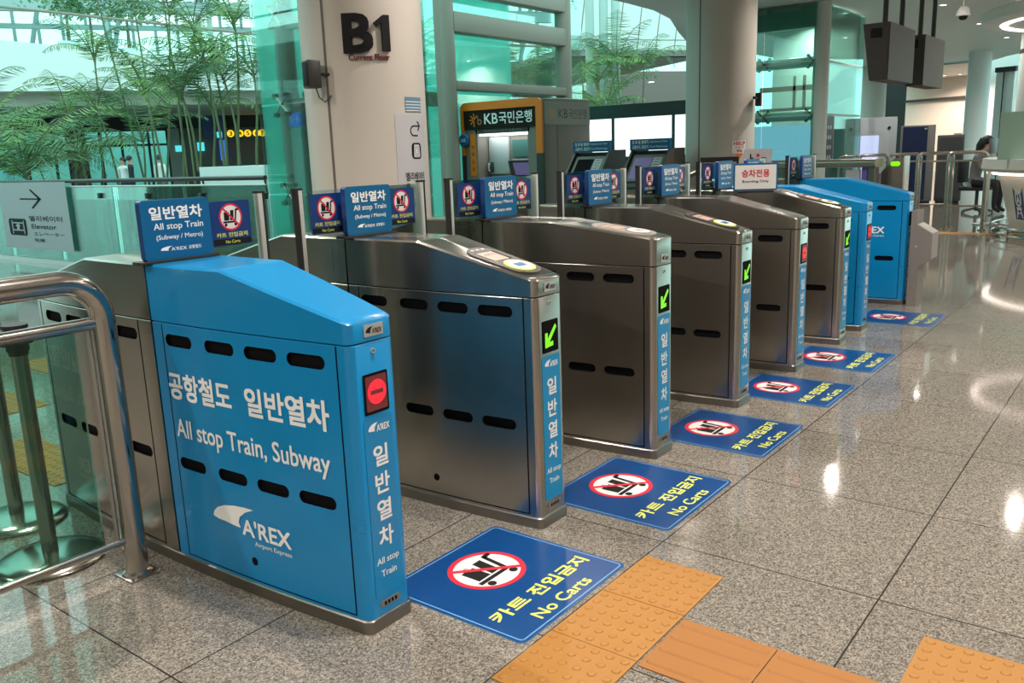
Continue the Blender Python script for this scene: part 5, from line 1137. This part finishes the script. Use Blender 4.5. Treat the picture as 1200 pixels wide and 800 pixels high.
def broad_tree(p, z0, h, lab, r):
    o = thing('tree', lab, 'tree', (p.x, p.y, z0), 'trees on the upper floor'); MB().tube([(0, 0, 0), (.05, 0, h*.5), (0, .05, h*.9)], [.09, .07, .04], 8).build('trunk', BARK, o)
    b = MB()
    for k in range(420):
        c = Vector((random.gauss(0, r*.55), random.gauss(0, r*.55), h*.9+abs(random.gauss(0, r*.45)))); d = Vector((random.uniform(-1, 1), random.uniform(-1, 1), random.uniform(-.7, .7))).normalized(); e = d.cross(Vector((0, 0, 1))).normalized(); s = .22
        b.add([c, c+d*s*.5+e*s*.3, c+d*s, c+d*s*.5-e*s*.3], [(0, 1, 2, 3)])
    b.build('crown', LEAF, o, smooth=0)
    b = MB(); b.lathe(0, 0, [(0, 0), (.32, 0), (.42, .5), (.38, .5), (.36, .42), (0, .42)], 20); b.build('pot', ATRW, o)
for (px, lab, D) in ((78, 'leafy tree above the fascia, nearer to the left edge', 39), (105, 'leafy tree above the fascia, next to the first', 39.5), (148, 'leafy tree above the fascia, right one over the tall palms', 39.5)):
    p = at(px, 30, D=D); rgt = (Vector((p.x, p.y, 0))-AO).dot(ar_); broad_tree(p, ztf(rgt), 1.75, lab, 1.0)
# fascia piece seen beyond the right columns
A, B = at(655, 100, D=29), at(830, 100, D=31.5); MZ = at(745, 66, D=30.2).z
b = MB(); d = Vector((B.x-A.x, B.y-A.y, 0)).normalized(); ln = (B-A).length
b.prism(frame(Vector((A.x, A.y, 0)), d, (0, 0, 1)), [(0, MZ), (ln, MZ), (ln, MZ+1.9), (0, MZ+1.9)], -.3, 0)
fq = frame(Vector((A.x, A.y, 0)), d, (0, 0, 1))
for k in range(1, 8): u = ln*k/8; b.flat(fq, [(u, MZ), (u+.035, MZ), (u+.30, MZ+1.9), (u+.265, MZ+1.9)], .004, 1)
b.flat(fq, [(0, MZ+.5), (ln, MZ+.5), (ln, MZ+.53), (0, MZ+.53)], .004, 1); struct('wall_fascia_middle', b, [ATRW, FRAME])
for px_ in (692, 708, 722): p = at(px_, 100, D=26.5); o = thing('steel_mast', 'pale steel mast of the atrium glazing, left of the bright fascia', 'mast', (p.x, p.y, 0), 'masts of the atrium glazing'); MB().tube([(0, 0, 0), (0, 0, 8)], .13, 14).build('shaft', mat('mast %d' % px_, (.50, .62, .60), .4), o); MB().lathe(0, 0, [(.2, 0), (.2, .05), (.13, .06)], 16).build('base_ring', PALE, o)
nb = Vector((-d.y, d.x, 0))
b = MB(); A_, B_ = Vector((A.x, A.y, 0)), Vector((B.x, B.y, 0)); V = [A_+Vector((0, 0, MZ)), B_+Vector((0, 0, MZ)), B_+nb*12+Vector((0, 0, MZ)), A_+nb*12+Vector((0, 0, MZ))]
b.add(V+[v+Vector((0, 0, .2)) for v in V], [(3, 2, 1, 0), (4, 5, 6, 7), (0, 1, 5, 4), (1, 2, 6, 5), (2, 3, 7, 6), (3, 0, 4, 7)]); struct('ceiling_middle', b, mat('soffit warm', (.40, .36, .33), .6))
for px, py in ((763, 96), (782, 116), (767, 123), (800, 110), (803, 125)):
    v = ray(px, py); q = at(px, py, Z=MZ); downlight(q.x, q.y, MZ, False, 'small lit downlight in the far soffit above the backlit panels', 'downlights over the backlit panels', r=.13)
b = MB(); b.prism(frame(A_+nb*12, d, (0, 0, 1)), [(0, 0), (ln+8, 0), (ln+8, 5), (0, 5)], -.2, 0); struct('wall_middle_rear', b, mat('rear brown', (.22, .17, .155), .5))
